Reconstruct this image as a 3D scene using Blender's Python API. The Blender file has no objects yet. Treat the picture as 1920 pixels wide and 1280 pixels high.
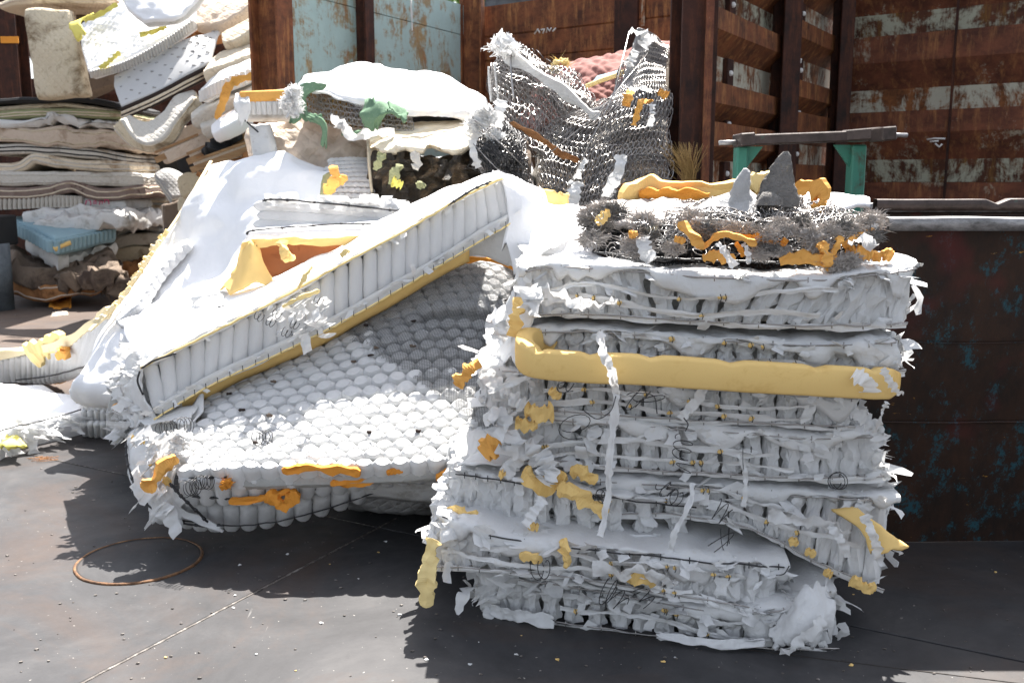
import bpy, math, random
from mathutils import Vector, Matrix, noise
R=math.radians
S=bpy.context.scene
C=S.collection
rnd=random.Random(7)
V=Vector
# ------------------------------------------------------------------ camera
F=1800.0; CX,CY=960.0,640.0; HOR=340.0; EYE=1.70
PITCH=math.atan((CY-HOR)/F)
cam_d=bpy.data.cameras.new('camera'); cam=bpy.data.objects.new('camera',cam_d); C.objects.link(cam)
cam_d.sensor_width=36; cam_d.lens=36*F/1920; cam_d.clip_start=0.05; cam_d.clip_end=3000
cam.location=(0,0,EYE); cam.rotation_euler=(math.pi/2-PITCH,0,0)
S.camera=cam
cam_d.dof.use_dof=True; cam_d.dof.focus_distance=3.9; cam_d.dof.aperture_fstop=5.0
S.render.resolution_x=1024; S.render.resolution_y=682
# ------------------------------------------------------------------ light
SUN=V((0.17,0.55,1.0)).normalized()
elev=math.asin(SUN.z); azim=math.atan2(SUN.x,SUN.y)
w=bpy.data.worlds.new('World'); S.world=w; w.use_nodes=True
nt=w.node_tree; nt.nodes.clear()
sk=nt.nodes.new('ShaderNodeTexSky'); sk.sky_type='NISHITA'; sk.sun_disc=False
sk.sun_elevation=elev; sk.sun_rotation=azim; sk.air_density=1.0; sk.dust_density=2.5; sk.ozone_density=1.0
bg=nt.nodes.new('ShaderNodeBackground'); bg.inputs[1].default_value=0.09
wo=nt.nodes.new('ShaderNodeOutputWorld'); hs=nt.nodes.new('ShaderNodeHueSaturation'); hs.inputs['Saturation'].default_value=.45; nt.links.new(sk.outputs[0],hs.inputs['Color']); nt.links.new(hs.outputs[0],bg.inputs[0]); nt.links.new(bg.outputs[0],wo.inputs[0])
sl=bpy.data.lights.new('sun','SUN'); sl.energy=5.0; sl.angle=R(0.5); sl.color=(1,.96,.90)
so=bpy.data.objects.new('sun',sl); C.objects.link(so); so.location=(3,8,12)
so.rotation_euler=SUN.to_track_quat('Z','Y').to_euler()
S.view_settings.view_transform='Standard'; S.view_settings.look='None'; S.view_settings.gamma=1
S.view_settings.use_curve_mapping=False; S.view_settings.exposure=1.85
# ------------------------------------------------------------------ placing helpers
cp,sp=math.cos(PITCH),math.sin(PITCH)
def px(x,y,d):
    a=(x-CX)/F; b=-(y-CY)/F            # camera plane coords
    dy=cp+b*sp; dz=-sp+b*cp            # ray in world: forward (0,cp,-sp), up (0,sp,cp)
    t=d/dy
    return V((a*t,d,EYE+dz*t))
def gp(x,y,z=0.0):
    a=(x-CX)/F; b=-(y-CY)/F
    dy=cp+b*sp; dz=-sp+b*cp; t=(z-EYE)/dz
    return V((a*t,dy*t,z))
def P(pts): return [px(*p) for p in pts]
def fbm(p,s=1.0,o=3):
    return noise.fractal(V(p)*s,1.0,2.0,o)
# ------------------------------------------------------------------ objects
def meta(o,label=None,cat=None,group=None,kind=None):
    if label: o['label']=label
    if cat: o['category']=cat
    if group: o['group']=group
    if kind: o['kind']=kind
    return o
def thing(name,label,cat,loc,group=None,kind=None):
    o=bpy.data.objects.new(name,None); C.objects.link(o); o.location=loc; o.empty_display_size=.1
    return meta(o,label,cat,group,kind)
def ploc(p):
    v=V((0,0,0))
    while p is not None: v=v+p.location; p=p.parent
    return v
def O(name,vf,mats,parent=None,smooth=True,label=None,cat=None,group=None,kind=None,midx=None,uv=None):
    vs,fs=vf
    if parent is not None: off=ploc(parent); base=V((0,0,0))
    else:
        xs=[v[0] for v in vs]; ys=[v[1] for v in vs]; zs=[v[2] for v in vs]
        base=V(((min(xs)+max(xs))/2,(min(ys)+max(ys))/2,min(zs))); off=base
    me=bpy.data.meshes.new(name)
    me.from_pydata([(v[0]-off[0],v[1]-off[1],v[2]-off[2]) for v in vs],[],fs)
    if not isinstance(mats,(list,tuple)): mats=[mats]
    for m in mats: me.materials.append(m)
    if midx: me.polygons.foreach_set('material_index',midx)
    me.polygons.foreach_set('use_smooth',[smooth]*len(fs))
    if uv:
        l=me.uv_layers.new(name='UVMap')
        for poly in me.polygons:
            for li in poly.loop_indices:
                l.data[li].uv=uv[me.loops[li].vertex_index]
    me.validate(); me.update()
    o=bpy.data.objects.new(name,me); C.objects.link(o)
    if parent is not None: o.parent=parent
    else: o.location=base
    return meta(o,label,cat,group,kind)
def inst(name,me,M,parent,smooth=True):
    o=bpy.data.objects.new(name,me); C.objects.link(o); o.parent=parent
    o.matrix_basis=Matrix.Translation(-ploc(parent))@M
    return o
def merge(lst):
    vs=[];fs=[]
    for v,f in lst:
        n=len(vs); vs+=v; fs+=[tuple(i+n for i in q) for q in f]
    return vs,fs
# ------------------------------------------------------------------ geometry
def cr(p,t):
    n=len(p)
    if n==1: return p[0].copy()
    x=t*(n-1); i=min(int(x),n-2); x-=i
    a=p[i-1] if i>0 else p[i]*2-p[i+1]
    b=p[i]; c=p[i+1]
    d=p[i+2] if i+2<n else p[i+1]*2-p[i]
    return 0.5*((2*b)+(c-a)*x+(2*a-5*b+4*c-d)*x*x+(3*b-a-3*c+d)*x*x*x)
def surf(rows):
    rr=[P(r) if not isinstance(r[0],Vector) else r for r in rows]
    def f(u,v): return cr([cr(r,u) for r in rr],v)
    return f
def nrm(f,u,v,e=.01):
    u0,u1=max(0,u-e),min(1,u+e); v0,v1=max(0,v-e),min(1,v+e)
    n=(f(u1,v)-f(u0,v)).cross(f(u,v1)-f(u,v0))
    return n.normalized() if n.length>1e-12 else V((0,0,1))
def plen(p): return sum((p[i+1]-p[i]).length for i in range(len(p)-1))
def sizes(f):
    a=[f(i/8,.5) for i in range(9)]; b=[f(.5,i/8) for i in range(9)]
    return plen(a),plen(b)
def fsign(f,face):
    n=nrm(f,.5,.5)
    if face=='up': return 1 if n.z>0 else -1
    if face=='down': return -1 if n.z>0 else 1
    return 1 if n.dot(V((0,0,EYE))-f(.5,.5))>0 else -1
def samp(n,r):
    r=min(r,.3)
    a=[0,.1*r,.35*r,.65*r,r]
    m=[r+(1-2*r)*i/n for i in range(1,n)]
    return a+m+[1-x for x in reversed(a)]
def slabmesh(f,t,nu=14,nv=10,r=.03,face='cam',amp=0,sc=3,quilt=None,seed=0,bulge=.0,bamp=None):
    sg=fsign(f,face); lu,lv=sizes(f); r=min(r,t/2)
    us=samp(nu,r/lu); vv=samp(nv,r/lv); ru=min(.3,r/lu); rv=min(.3,r/lv)
    top=[];bot=[];so_=V((seed*3.7,seed*1.3,seed*7.1))
    for v in vv:
        for u in us:
            p=f(u,v); n=nrm(f,u,v)*sg
            def dr(s):
                s=min(1,s); return r*(1-math.sqrt(max(0,1-(1-s)**2)))
            d=min(r,dr(min(u,1-u)/ru)+dr(min(v,1-v)/rv))
            h=amp*(fbm(p+so_,sc,4)-.5*abs(fbm(V((p.x*.9+p.z*.5,p.y*.5,p.z*.45-p.x*.3))+so_,sc*1.6,2))) if amp else 0
            if quilt:
                q,qa=quilt; a=u*lu/q; b=v*lv/q
                h+=qa*(abs(math.sin(math.pi*(a+b)))*abs(math.sin(math.pi*(a-b))))**.5
            h+=bulge*(4*u*(1-u))*(4*v*(1-v))
            e=V((0,0,0))
            if amp: e=V((fbm(p+so_,sc*1.7,2),fbm(p-so_,sc*1.7,2),fbm(p+so_*2,sc*1.7,2)))*amp*.7
            top.append(p+n*(h-d)+e)
            h2=(amp*fbm(p-so_*2,sc,3)) if amp else 0
            bot.append(p-n*(t-d+h2)+e)
    U=len(us);W=len(vv); vs=top+bot; N=len(top); fs=[]; mi=[]
    for j in range(W-1):
        for i in range(U-1):
            a=j*U+i; q=(a,a+1,a+U+1,a+U)
            if sg<0: q=q[::-1]
            fs.append(q); mi.append(0)
            fs.append(tuple(x+N for x in q[::-1])); mi.append(0)
    loop=[i for i in range(U)]+[j*U+U-1 for j in range(1,W)]+[(W-1)*U+i for i in range(U-2,-1,-1)]+[j*U for j in range(W-2,0,-1)]
    L=len(loop)
    # mid loop bulged out
    cen=f(.5,.5); mids=[]
    for k in loop:
        m=(vs[k]+vs[k+N])/2; o=(m-cen); o=o.normalized() if o.length>0 else o
        mids.append(m+o*(t*.06+ (amp*.6*fbm(m+so_,sc*2,2) if amp else 0)))
    b=len(vs); vs+=mids
    for k in range(L):
        k2=(k+1)%L
        q1=(loop[k],b+k,b+k2,loop[k2]); q2=(b+k,loop[k]+N,loop[k2]+N,b+k2)
        if sg<0: q1=q1[::-1]; q2=q2[::-1]
        fs+= [q1,q2]; mi+=[1,1]
    return vs,fs,mi,[vs[k] for k in loop],[vs[k+N] for k in loop]
def tube(pts,r,sides=5,closed=False,rf=None):
    vs=[];fs=[];n=len(pts)
    up=V((0.13,0.27,0.95)); prev=None
    for i,p in enumerate(pts):
        if closed: t=pts[(i+1)%n]-pts[i-1]
        else: t=pts[min(i+1,n-1)]-pts[max(i-1,0)]
        if t.length<1e-9: t=V((0,1,0))
        t=t.normalized()
        if prev is None: a=t.orthogonal().normalized()
        else:
            a=prev-t*prev.dot(t)
            a=a.normalized() if a.length>1e-6 else t.orthogonal().normalized()
        prev=a; b=t.cross(a); rr=r*(rf(i/(n-1)) if rf else 1)
        for k in range(sides):
            an=2*math.pi*k/sides; vs.append(p+(a*math.cos(an)+b*math.sin(an))*rr)
    m=n if closed else n-1
    for i in range(m):
        j=(i+1)%n
        for k in range(sides):
            k2=(k+1)%sides; fs.append((i*sides+k,i*sides+k2,j*sides+k2,j*sides+k))
    if not closed:
        fs.append(tuple(range(sides))[::-1]); fs.append(tuple((n-1)*sides+k for k in range(sides)))
    return vs,fs
def poly(pts,n): # smooth resample
    return [cr(pts,i/(n-1)) for i in range(n)]
def box(c,s,rz=0,M=None,bev=0):
    x,y,z=s[0]/2,s[1]/2,s[2]/2
    b=min(bev,x*.9,y*.9,z*.9)
    if b<=0:
        vs=[V((i*x,j*y,k*z)) for k in(-1,1) for j in(-1,1) for i in(-1,1)]
        fs=[(0,2,3,1),(4,5,7,6),(0,1,5,4),(2,6,7,3),(0,4,6,2),(1,3,7,5)]
    else:
        rings=[]
        for k,ins in((-z,b),(-z+b,0),(z-b,0),(z,b)):
            X=x-ins;Y=y-ins
            rings.append([V((X-b*(ins==0),-Y,k)),V((X,-Y+b*(ins==0),k)),V((X,Y-b*(ins==0),k)),V((X-b*(ins==0),Y,k)),V((-X+b*(ins==0),Y,k)),V((-X,Y-b*(ins==0),k)),V((-X,-Y+b*(ins==0),k)),V((-X+b*(ins==0),-Y,k))])
        vs=[v for r in rings for v in r]; fs=[]
        for a in range(3):
            for k in range(8):
                k2=(k+1)%8; fs.append((a*8+k,a*8+k2,a*8+8+k2,a*8+8+k))
        fs.append(tuple(range(8))[::-1]); fs.append(tuple(24+k for k in range(8)))
    Q=M if M else Matrix.Translation(V(c))@Matrix.Rotation(rz,4,'Z')
    return [Q@v for v in vs],fs
def beam(a,b,wd,ht,up=V((0,0,1)),bev=0):
    d=(b-a); L=d.length; d=d.normalized(); s=d.cross(up).normalized(); u=s.cross(d)
    M=Matrix(((d.x,s.x,u.x,0),(d.y,s.y,u.y,0),(d.z,s.z,u.z,0),(0,0,0,1)))
    M=Matrix.Translation((a+b)/2)@M
    return box(None,(L,wd,ht),M=M,bev=bev)
def sheet(f,nu,nv,amp=0,sc=3,th=.004,face='cam',rag=0,seed=0,holes=0):
    """thin ragged cloth with thickness"""
    sg=fsign(f,face); so_=V((seed*2.1,seed*5.3,seed)); top=[];N=[]
    for j in range(nv+1):
        for i in range(nu+1):
            u=i/nu;v=j/nv
            if rag:
                ru=rag*fbm((v*4+seed,u*2,seed),1.3,2); rv=rag*fbm((u*4-seed,v*2,seed),1.3,2)
                u=min(1,max(0,.5+(u-.5)*(1+(ru if i in(0,nu) else 0)))); v=v+(rv*(1 if j in(0,nv) else .4))
                v=min(1.1,max(-.1,v))
            p=f(u,v) if 0<=v<=1 else (f(u,1)+(f(u,1)-f(u,.9))*((v-1)*10) if v>1 else f(u,0)+(f(u,0)-f(u,.1))*(-v*10))
            n=nrm(f,min(.99,max(.01,u)),min(.99,max(.01,v)))*sg
            top.append(p+n*amp*fbm(p+so_,sc,4)); N.append(n)
    M=len(top); vs=top+[top[i]-N[i]*th for i in range(M)]; fs=[];U=nu+1
    for j in range(nv):
        for i in range(nu):
            if holes and 0<i<nu-1 and 0<j<nv-1 and noise.noise(V((i*.6+seed,j*.6,seed)))>holes: continue
            a=j*U+i; q=(a,a+1,a+U+1,a+U)
            if sg<0:q=q[::-1]
            fs.append(q); fs.append(tuple(x+M for x in q[::-1]))
    loop=[i for i in range(U)]+[j*U+U-1 for j in range(1,nv+1)]+[nv*U+i for i in range(U-2,-1,-1)]+[j*U for j in range(nv-1,0,-1)]
    for k in range(len(loop)):
        a,b=loop[k],loop[(k+1)%len(loop)]
        q=(a,a+M,b+M,b); fs.append(q if sg>0 else q[::-1])
    return vs,fs
def ribbon(pts,wd,wdir,n=24,amp=.01,seed=0,th=.002,twist=0,rf=None):
    """loose strip following pts"""
    c=poly(pts,n); rows=[]
    vs=[];fs=[]
    for i,p in enumerate(c):
        t=i/(n-1); tan=(c[min(i+1,n-1)]-c[max(0,i-1)]).normalized()
        w=(wdir-tan*wdir.dot(tan)).normalized(); nn=tan.cross(w)
        a=twist*t+.5*fbm((t*5,seed,1),1,2); w2=w*math.cos(a)+nn*math.sin(a); n2=tan.cross(w2)
        W=wd*(.75+.5*fbm((t*8,seed,3),1,2)); W*= (rf(t) if rf else 1)
        W=max(W,wd*.08)
        q=p+n2*amp*fbm((t*6,seed,5),1,3)
        for s in(-.5,-.17,.17,.5):
            vs.append(q+w2*W*s+n2*amp*.8*fbm((t*9,s*3,seed),1,3)+ (w*amp*.5*fbm((t*22,s*9,seed),1,2) if abs(s)>.4 else V((0,0,0))))
    for i in range(n-1):
        for k in range(3):
            a=i*4+k; fs.append((a,a+1,a+5,a+4))
    return vs,fs
def crumple(c,size,seed,n=9,nz=6,amp=.25,axes=None):
    """lumpy closed blob; axes= 3 vectors"""
    ax=axes or (V((size[0],0,0)),V((0,size[1],0)),V((0,0,size[2])))
    vs=[];fs=[]
    for j in range(nz+1):
        ph=math.pi*j/nz
        for i in range(n):
            th=2*math.pi*i/n
            d=V((math.sin(ph)*math.cos(th),math.sin(ph)*math.sin(th),math.cos(ph)))
            k=1+amp*2*fbm(d+V((seed*1.9,seed,0)),1.7,3)
            # boxier
            m=max(abs(d.x),abs(d.y),abs(d.z)); k*=(.55+.45/m*.75)
            vs.append(V(c)+ax[0]*d.x*k*.5+ax[1]*d.y*k*.5+ax[2]*d.z*k*.5)
    for j in range(nz):
        for i in range(n):
            a=j*n+i;b=j*n+(i+1)%n; fs.append((a,a+n,b+n,b))
    return vs,fs
def flap(p,d,w,n,L,W,rng,m=5):
    """one torn flap of non-woven cloth, from p in direction d, width dir w, curling toward n"""
    vs=[];fs=[];cur=V(p);dr=V(d).normalized();curl=rng.uniform(-.8,.8); tp=rng.uniform(.55,1.25)
    for i in range(m+1):
        t=i/m; ww=W*(1-(1-tp)*t)*rng.uniform(.7,1.15)
        k=rng.uniform(-.25,.25)*W
        vs.append(cur-w*ww*.5+n*rng.uniform(-.2,.2)*W); vs.append(cur+n*(k+.1*W)); vs.append(cur+w*ww*.5+n*rng.uniform(-.2,.2)*W)
        dr=(dr+n*curl/m*1.4+w*rng.uniform(-.25,.25)).normalized(); cur=cur+dr*(L/m)
    for i in range(m):
        a=i*3; fs+=[(a,a+1,a+4,a+3),(a+1,a+2,a+5,a+4)]
    return vs,fs
def helix(c,axis,rad,turns,pitch,r,seed=0,n=16):
    axis=V(axis).normalized(); a=axis.orthogonal().normalized(); b=axis.cross(a); pts=[]
    N=int(n*turns)
    for i in range(N+1):
        t=i/n*2*math.pi; k=rad*(1+.35*fbm((i*.08,seed,0),1,2))
        pts.append(V(c)+axis*(pitch*i/n)+a*math.cos(t)*k+b*math.sin(t)*k)
    return tube(pts,r,4)
# ------------------------------------------------------------------ materials
class NT:
    def __init__(s,name):
        s.m=bpy.data.materials.new(name); s.m.use_nodes=True; s.t=s.m.node_tree; s.t.nodes.clear()
        s.out=s.n('ShaderNodeOutputMaterial'); s.b=s.n('ShaderNodeBsdfPrincipled'); s.l(s.b.outputs[0],s.out.inputs[0])
        s.tc=s.n('ShaderNodeTexCoord'); s.co=s.tc.outputs['Object']
        g=s.n('ShaderNodeNewGeometry'); s.pos=g.outputs['Position']
    def n(s,t,**k):
        x=s.t.nodes.new(t)
        for a,b in k.items(): setattr(x,a,b)
        return x
    def l(s,a,b): s.t.links.new(a,b)
    def noise(s,scale,detail=4,rough=.6,co=None,dist=0,stretch=None):
        x=s.n('ShaderNodeTexNoise'); x.inputs['Scale'].default_value=scale; x.inputs['Detail'].default_value=detail
        x.inputs['Roughness'].default_value=rough; x.inputs['Distortion'].default_value=dist
        c=co or s.co
        if stretch:
            mp=s.n('ShaderNodeMapping'); mp.inputs['Scale'].default_value=stretch; s.l(c,mp.inputs[0]); c=mp.outputs[0]
        s.l(c,x.inputs['Vector']); return x.outputs['Fac']
    def ramp(s,fac,stops,interp='LINEAR'):
        x=s.n('ShaderNodeValToRGB'); e=x.color_ramp; e.interpolation=interp
        while len(e.elements)<len(stops): e.elements.new(.5)
        for el,(p,c) in zip(e.elements,stops):
            el.position=p; el.color=(c[0],c[1],c[2],1) if isinstance(c,(tuple,list)) else (c,c,c,1)
        s.l(fac,x.inputs[0]); return x.outputs[0]
    def mix(s,fac,a,b,mode='MIX'):
        x=s.n('ShaderNodeMix'); x.data_type='RGBA'; x.blend_type=mode
        for i,v in((0,fac),(6,a),(7,b)):
            if isinstance(v,(int,float)): x.inputs[i].default_value=v
            elif isinstance(v,tuple): x.inputs[i].default_value=(v[0],v[1],v[2],1)
            else: s.l(v,x.inputs[i])
        return x.outputs[2]
    def math(s,op,a,b=0):
        x=s.n('ShaderNodeMath',operation=op)
        for i,v in((0,a),(1,b)):
            if isinstance(v,(int,float)): x.inputs[i].default_value=v
            else: s.l(v,x.inputs[i])
        return x.outputs[0]
    def bump(s,h,st=.3,dist=.01,prev=None):
        x=s.n('ShaderNodeBump'); x.inputs['Strength'].default_value=st; x.inputs['Distance'].default_value=dist
        s.l(h,x.inputs['Height'])
        if prev: s.l(prev,x.inputs['Normal'])
        s.l(x.outputs[0],s.b.inputs['Normal']); return x.outputs[0]
    def set(s,col=None,rough=None,metal=None,spec=None):
        def st(k,v):
            if v is None: return
            if isinstance(v,(int,float)): s.b.inputs[k].default_value=v
            elif isinstance(v,tuple): s.b.inputs[k].default_value=(v[0],v[1],v[2],1)
            else: s.l(v,s.b.inputs[k])
        st('Base Color',col); st('Roughness',rough); st('Metallic',metal); st('Specular IOR Level',spec); return s
    def translucent(s,fac,col):
        tr=s.n('ShaderNodeBsdfTranslucent'); tr.inputs[0].default_value=(*col,1)
        mx=s.n('ShaderNodeMixShader'); mx.inputs[0].default_value=fac
        s.l(s.b.outputs[0],mx.inputs[1]); s.l(tr.outputs[0],mx.inputs[2]); s.l(mx.outputs[0],s.out.inputs[0])
def cloth(name,c1,c2,stain=None,amt=.5,rough=.9,sc=4,trans=0,weave=220,bst=.25,wr=0,rv=.0,qb=0):
    m=NT(name); col=m.mix(m.noise(sc,5),c1,c2)
    if stain:
        f=m.ramp(m.noise(sc*.6,7,.7,dist=.6),[(amt,0),(amt+.12,1)])
        col=m.mix(m.math('MULTIPLY',f,.85),col,stain)
        f2=m.ramp(m.noise(sc*5,4,.7),[(.58,0),(.72,1)])
        col=m.mix(m.math('MULTIPLY',f2,.4),col,stain)
    if rv:
        oi=m.n('ShaderNodeObjectInfo'); k=m.math('ADD',m.math('MULTIPLY',oi.outputs['Random'],rv),1-rv)
        col=m.mix(1.0,col,k,'MULTIPLY')
    m.set(col,rough,0,.2)
    h=m.noise(weave,2)
    b=m.bump(h,bst,.002)
    if wr: b=m.bump(m.noise(sc*4,5,.6,dist=1.2),wr,.03,b)
    if qb:
        sx_=m.n('ShaderNodeSeparateXYZ'); m.l(m.co,sx_.inputs[0])
        a_=m.math('ADD',sx_.outputs[0],m.math('MULTIPLY',sx_.outputs[2],1.0)); b_=m.math('SUBTRACT',sx_.outputs[0],sx_.outputs[2])
        a_=m.math('ADD',a_,m.math('MULTIPLY',sx_.outputs[1],.5)); b_=m.math('ADD',b_,m.math('MULTIPLY',sx_.outputs[1],.5))
        q_=m.math('MINIMUM',m.math('ABSOLUTE',m.math('SINE',m.math('MULTIPLY',a_,qb))),m.math('ABSOLUTE',m.math('SINE',m.math('MULTIPLY',b_,qb))))
        b=m.bump(m.math('POWER',q_,.5),.32,.02,b)
    if trans: m.translucent(trans,c1)
    return m.m
W_paper=cloth('white_nonwoven',(.86,.86,.855),(.79,.79,.785),(.66,.60,.48),.66,trans=.26,sc=7,wr=.3,rv=.08)
W_pocket=cloth('pocket_cloth',(.84,.84,.835),(.75,.75,.75),(.60,.56,.48),.64,trans=.16,sc=6,wr=.4,rv=.10)
W_sheet=cloth('white_sheet',(.82,.82,.83),(.76,.765,.78),sc=3,wr=.18)
W_dirty=cloth('grubby_white',(.66,.66,.65),(.52,.51,.49),(.25,.22,.18),.56,sc=3,wr=.3)
W_old=cloth('aged_white_ticking',(.60,.57,.52),(.46,.43,.38),(.22,.17,.12),.54,sc=3,wr=.35,qb=38)
W_inner=cloth('shaded_core_cloth',(.46,.46,.44),(.32,.31,.29),sc=6,wr=.5)  # shade put into the colour, so gaps between pockets look deeper
CREAM=cloth('cream_ticking',(.70,.60,.47),(.58,.50,.38),(.25,.16,.09),.53,sc=2.5,wr=.3,qb=30)
CREAM2=cloth('dirty_cream_ticking',(.62,.55,.42),(.52,.44,.32),(.16,.11,.06),.50,sc=4,wr=.3,qb=34)
BEIGE=cloth('beige_ticking',(.62,.52,.43),(.50,.41,.33),(.28,.19,.13),.55,sc=3,wr=.6,qb=30)
GREY=cloth('grey_ticking',(.42,.42,.42),(.33,.32,.31),(.14,.12,.10),.55,sc=4,wr=.3,qb=40)
BROWN=cloth('brown_damask',(.13,.085,.07),(.28,.22,.19),(.07,.04,.03),.55,sc=11,wr=.2)
TAUPE=cloth('taupe_cloth',(.22,.17,.13),(.12,.09,.07),(.05,.035,.03),.5,sc=4,wr=.6)
OLIVE=cloth('olive_ticking',(.26,.27,.14),(.35,.35,.2),(.12,.12,.06),.55,sc=4)
BLACKC=cloth('black_cloth',(.015,.015,.017),(.03,.03,.03),sc=8,rough=.7)
BLUEC=cloth('pale_blue_cloth',(.26,.38,.43),(.20,.31,.36),(.25,.25,.22),.6,sc=6)
PINKQ=cloth('dusty_rose_quilt',(.30,.145,.125),(.22,.10,.09),(.18,.08,.07),.6,sc=5,weave=300)
SATIN=cloth('satin_ticking',(.55,.55,.55),(.48,.48,.48),(.40,.40,.40),.62,sc=6)  # grey darkened to stand in for shade on the dotted mattress
STRIPE=cloth('dark_brown_band',(.025,.018,.016),(.05,.035,.03),sc=5)
GREENF=cloth('green_felt',(.10,.19,.115),(.17,.26,.17),(.45,.5,.42),.64,sc=14,bst=.6)
FELT=cloth('grey_felt',(.64,.59,.55),(.42,.38,.35),(.62,.57,.54),.55,sc=14,bst=1,wr=.8)
FELTD=cloth('dark_grey_felt',(.26,.25,.24),(.17,.16,.15),(.38,.32,.18),.6,sc=16,bst=1,wr=.8)
FOAM=cloth('yellow_foam',(.80,.56,.22),(.72,.49,.18),(.60,.37,.11),.56,sc=4,weave=420,bst=.15,rough=.8)
FOAMP=cloth('pale_yellow_foam',(.82,.66,.33),(.78,.60,.26),(.66,.44,.14),.6,sc=4,weave=420,bst=.15,rough=.8)
FOAMO=cloth('orange_foam',(.74,.31,.05),(.64,.25,.035),(.5,.14,.02),.58,sc=9,weave=400,bst=.3,rough=.8)
FOAMA=cloth('amber_foam',(.80,.42,.11),(.72,.36,.09),(.5,.2,.04),.58,sc=9,weave=400,bst=.3,rough=.8)
LEMON=cloth('lemon_foam',(.78,.70,.18),(.72,.62,.15),sc=9,weave=400,rough=.8)
BOARD=cloth('brown_fibreboard',(.30,.12,.055),(.24,.09,.04),(.20,.07,.03),.56,sc=16,weave=300,bst=.5)
CARD=cloth('rust_brown_card',(.30,.12,.04),(.42,.22,.10),(.12,.05,.02),.5,sc=6,wr=.6)
STRAW=cloth('dry_straw',(.45,.30,.12),(.32,.20,.08),sc=20)
m=NT('dark_wire'); m.set((.05,.05,.052),.42,.6); WIRE=m.m
m=NT('bright_wire'); m.set(m.mix(m.noise(30),(.52,.50,.48),(.22,.20,.19)),.30,.9); WIREB=m.m
m=NT('black_plastic'); c=m.ramp(m.noise(5,8,.75,dist=1.5),[(.3,(.012,.011,.010)),(.52,(.05,.035,.02)),(.62,(.16,.10,.05)),(.72,(.5,.42,.3))]); m.set(c,.35,0,.6); m.bump(m.noise(9,8,.7,dist=2),1,.06); PLASTIC=m.m
m=NT('burnt_cream'); zz=m.n('ShaderNodeSeparateXYZ'); m.l(m.co,zz.inputs[0])
c=m.ramp(m.noise(6,7,.7,dist=1.0),[(.38,(.80,.72,.58)),(.6,(.72,.6,.42)),(.72,(.25,.16,.07))]); m.set(c,.9); m.bump(m.noise(12,5),.5,.02); BURNT=m.m
def rustmat(name,base,dark,flake,amt,rough=.75,streak=6,paint=None,pamt=.5,bs=.35):
    m=NT(name)
    c=m.mix(m.ramp(m.noise(3.5,8,.7,stretch=(1,1,1.6)),[(.35,0),(.65,1)]),dark,base)
    c=m.mix(m.ramp(m.noise(9,8,.75,stretch=(1.6,1.6,.25)),[(.5,0),(.68,1)]),c,flake)
    c=m.mix(m.math('MULTIPLY',m.ramp(m.noise(22,6,.8),[(.5,0),(.7,1)]),.6),c,dark)
    if paint:
        f=m.ramp(m.math('ADD',m.math('MULTIPLY',m.noise(2.2,8,.75,dist=.4),.7),m.math('MULTIPLY',m.noise(10,6,.8,stretch=(1.5,1.5,.3)),.3)),[(pamt-.035,1),(pamt+.035,0)])
        c=m.mix(f,c,m.mix(m.noise(6,5),paint,tuple(x*.75 for x in paint)))
    m.set(c,rough,0,.3); b=m.bump(m.noise(40,6,.7),bs,.004); m.bump(m.noise(3,4),.3,.02,b)
    return m.m
RUST=rustmat('rusty_steel',(.23,.080,.032),(.065,.025,.014),(.38,.17,.06),.5)
RUSTD=rustmat('dark_rusty_steel',(.060,.020,.012),(.018,.009,.007),(.10,.032,.014),.5)
RUSTR=rustmat('red_brown_steel',(.20,.068,.035),(.07,.026,.016),(.32,.14,.055),.5,paint=(.45,.40,.30),pamt=.40)
RPAINT=rustmat('rusted_pale_paint',(.30,.11,.035),(.05,.02,.01),(.28,.11,.04),.5,paint=(.52,.50,.40),pamt=.497)
RPAINT2=rustmat('mostly_rusted_paint',(.12,.042,.018),(.04,.016,.01),(.2,.1,.02),.5,paint=(.42,.42,.32),pamt=.475)
GPAINT=rustmat('turquoise_wall_paint',(.36,.27,.13),(.22,.17,.10),(.33,.15,.06),.5,paint=(.42,.58,.56),pamt=.532,rough=.6,bs=.15)
GREENM=rustmat('green_enamel',(.10,.09,.06),(.03,.03,.02),(.2,.1,.05),.5,paint=(.045,.20,.145),pamt=.55,rough=.45,bs=.15)
m=NT('skip_steel')
c=m.mix(m.ramp(m.noise(4,9,.75,stretch=(1,1,.5)),[(.35,0),(.7,1)]),(.012,.010,.009),(.055,.024,.013))
c=m.mix(m.ramp(m.noise(8,9,.85,stretch=(1.1,1,.8)),[(.545,0),(.61,.9)]),c,(.02,.085,.11))
c=m.mix(m.ramp(m.noise(14,7,.8,stretch=(.35,1,1.2),dist=1),[(.66,0),(.69,1)]),c,(.40,.20,.03))
c=m.mix(m.ramp(m.noise(2.2,3,.5),[(.62,0),(.75,.6)]),c,(.13,.02,.02))
m.set(c,.55,.3,.4); b=m.bump(m.noise(26,6,.7),.3,.004); m.bump(m.noise(2,3),.3,.03,b); SKIP=m.m
m=NT('worn_rim_steel'); m.set(m.ramp(m.noise(18,7,.75,stretch=(.4,1,1)),[(.35,(.10,.095,.09)),(.55,(.30,.29,.29)),(.7,(.44,.43,.43))]),.5,.55); m.bump(m.noise(30,5),.4,.004); RIM=m.m
m=NT('dark_table_steel'); m.set(m.ramp(m.noise(12,7,.75),[(.35,(.03,.022,.018)),(.6,(.07,.05,.045)),(.75,(.05,.12,.09))]),.5,.4); m.bump(m.noise(30,5),.4,.004); TBL=m.m
m=NT('floor_plate_steel')
co=m.pos
oi=m.n('ShaderNodeObjectInfo')
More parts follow.
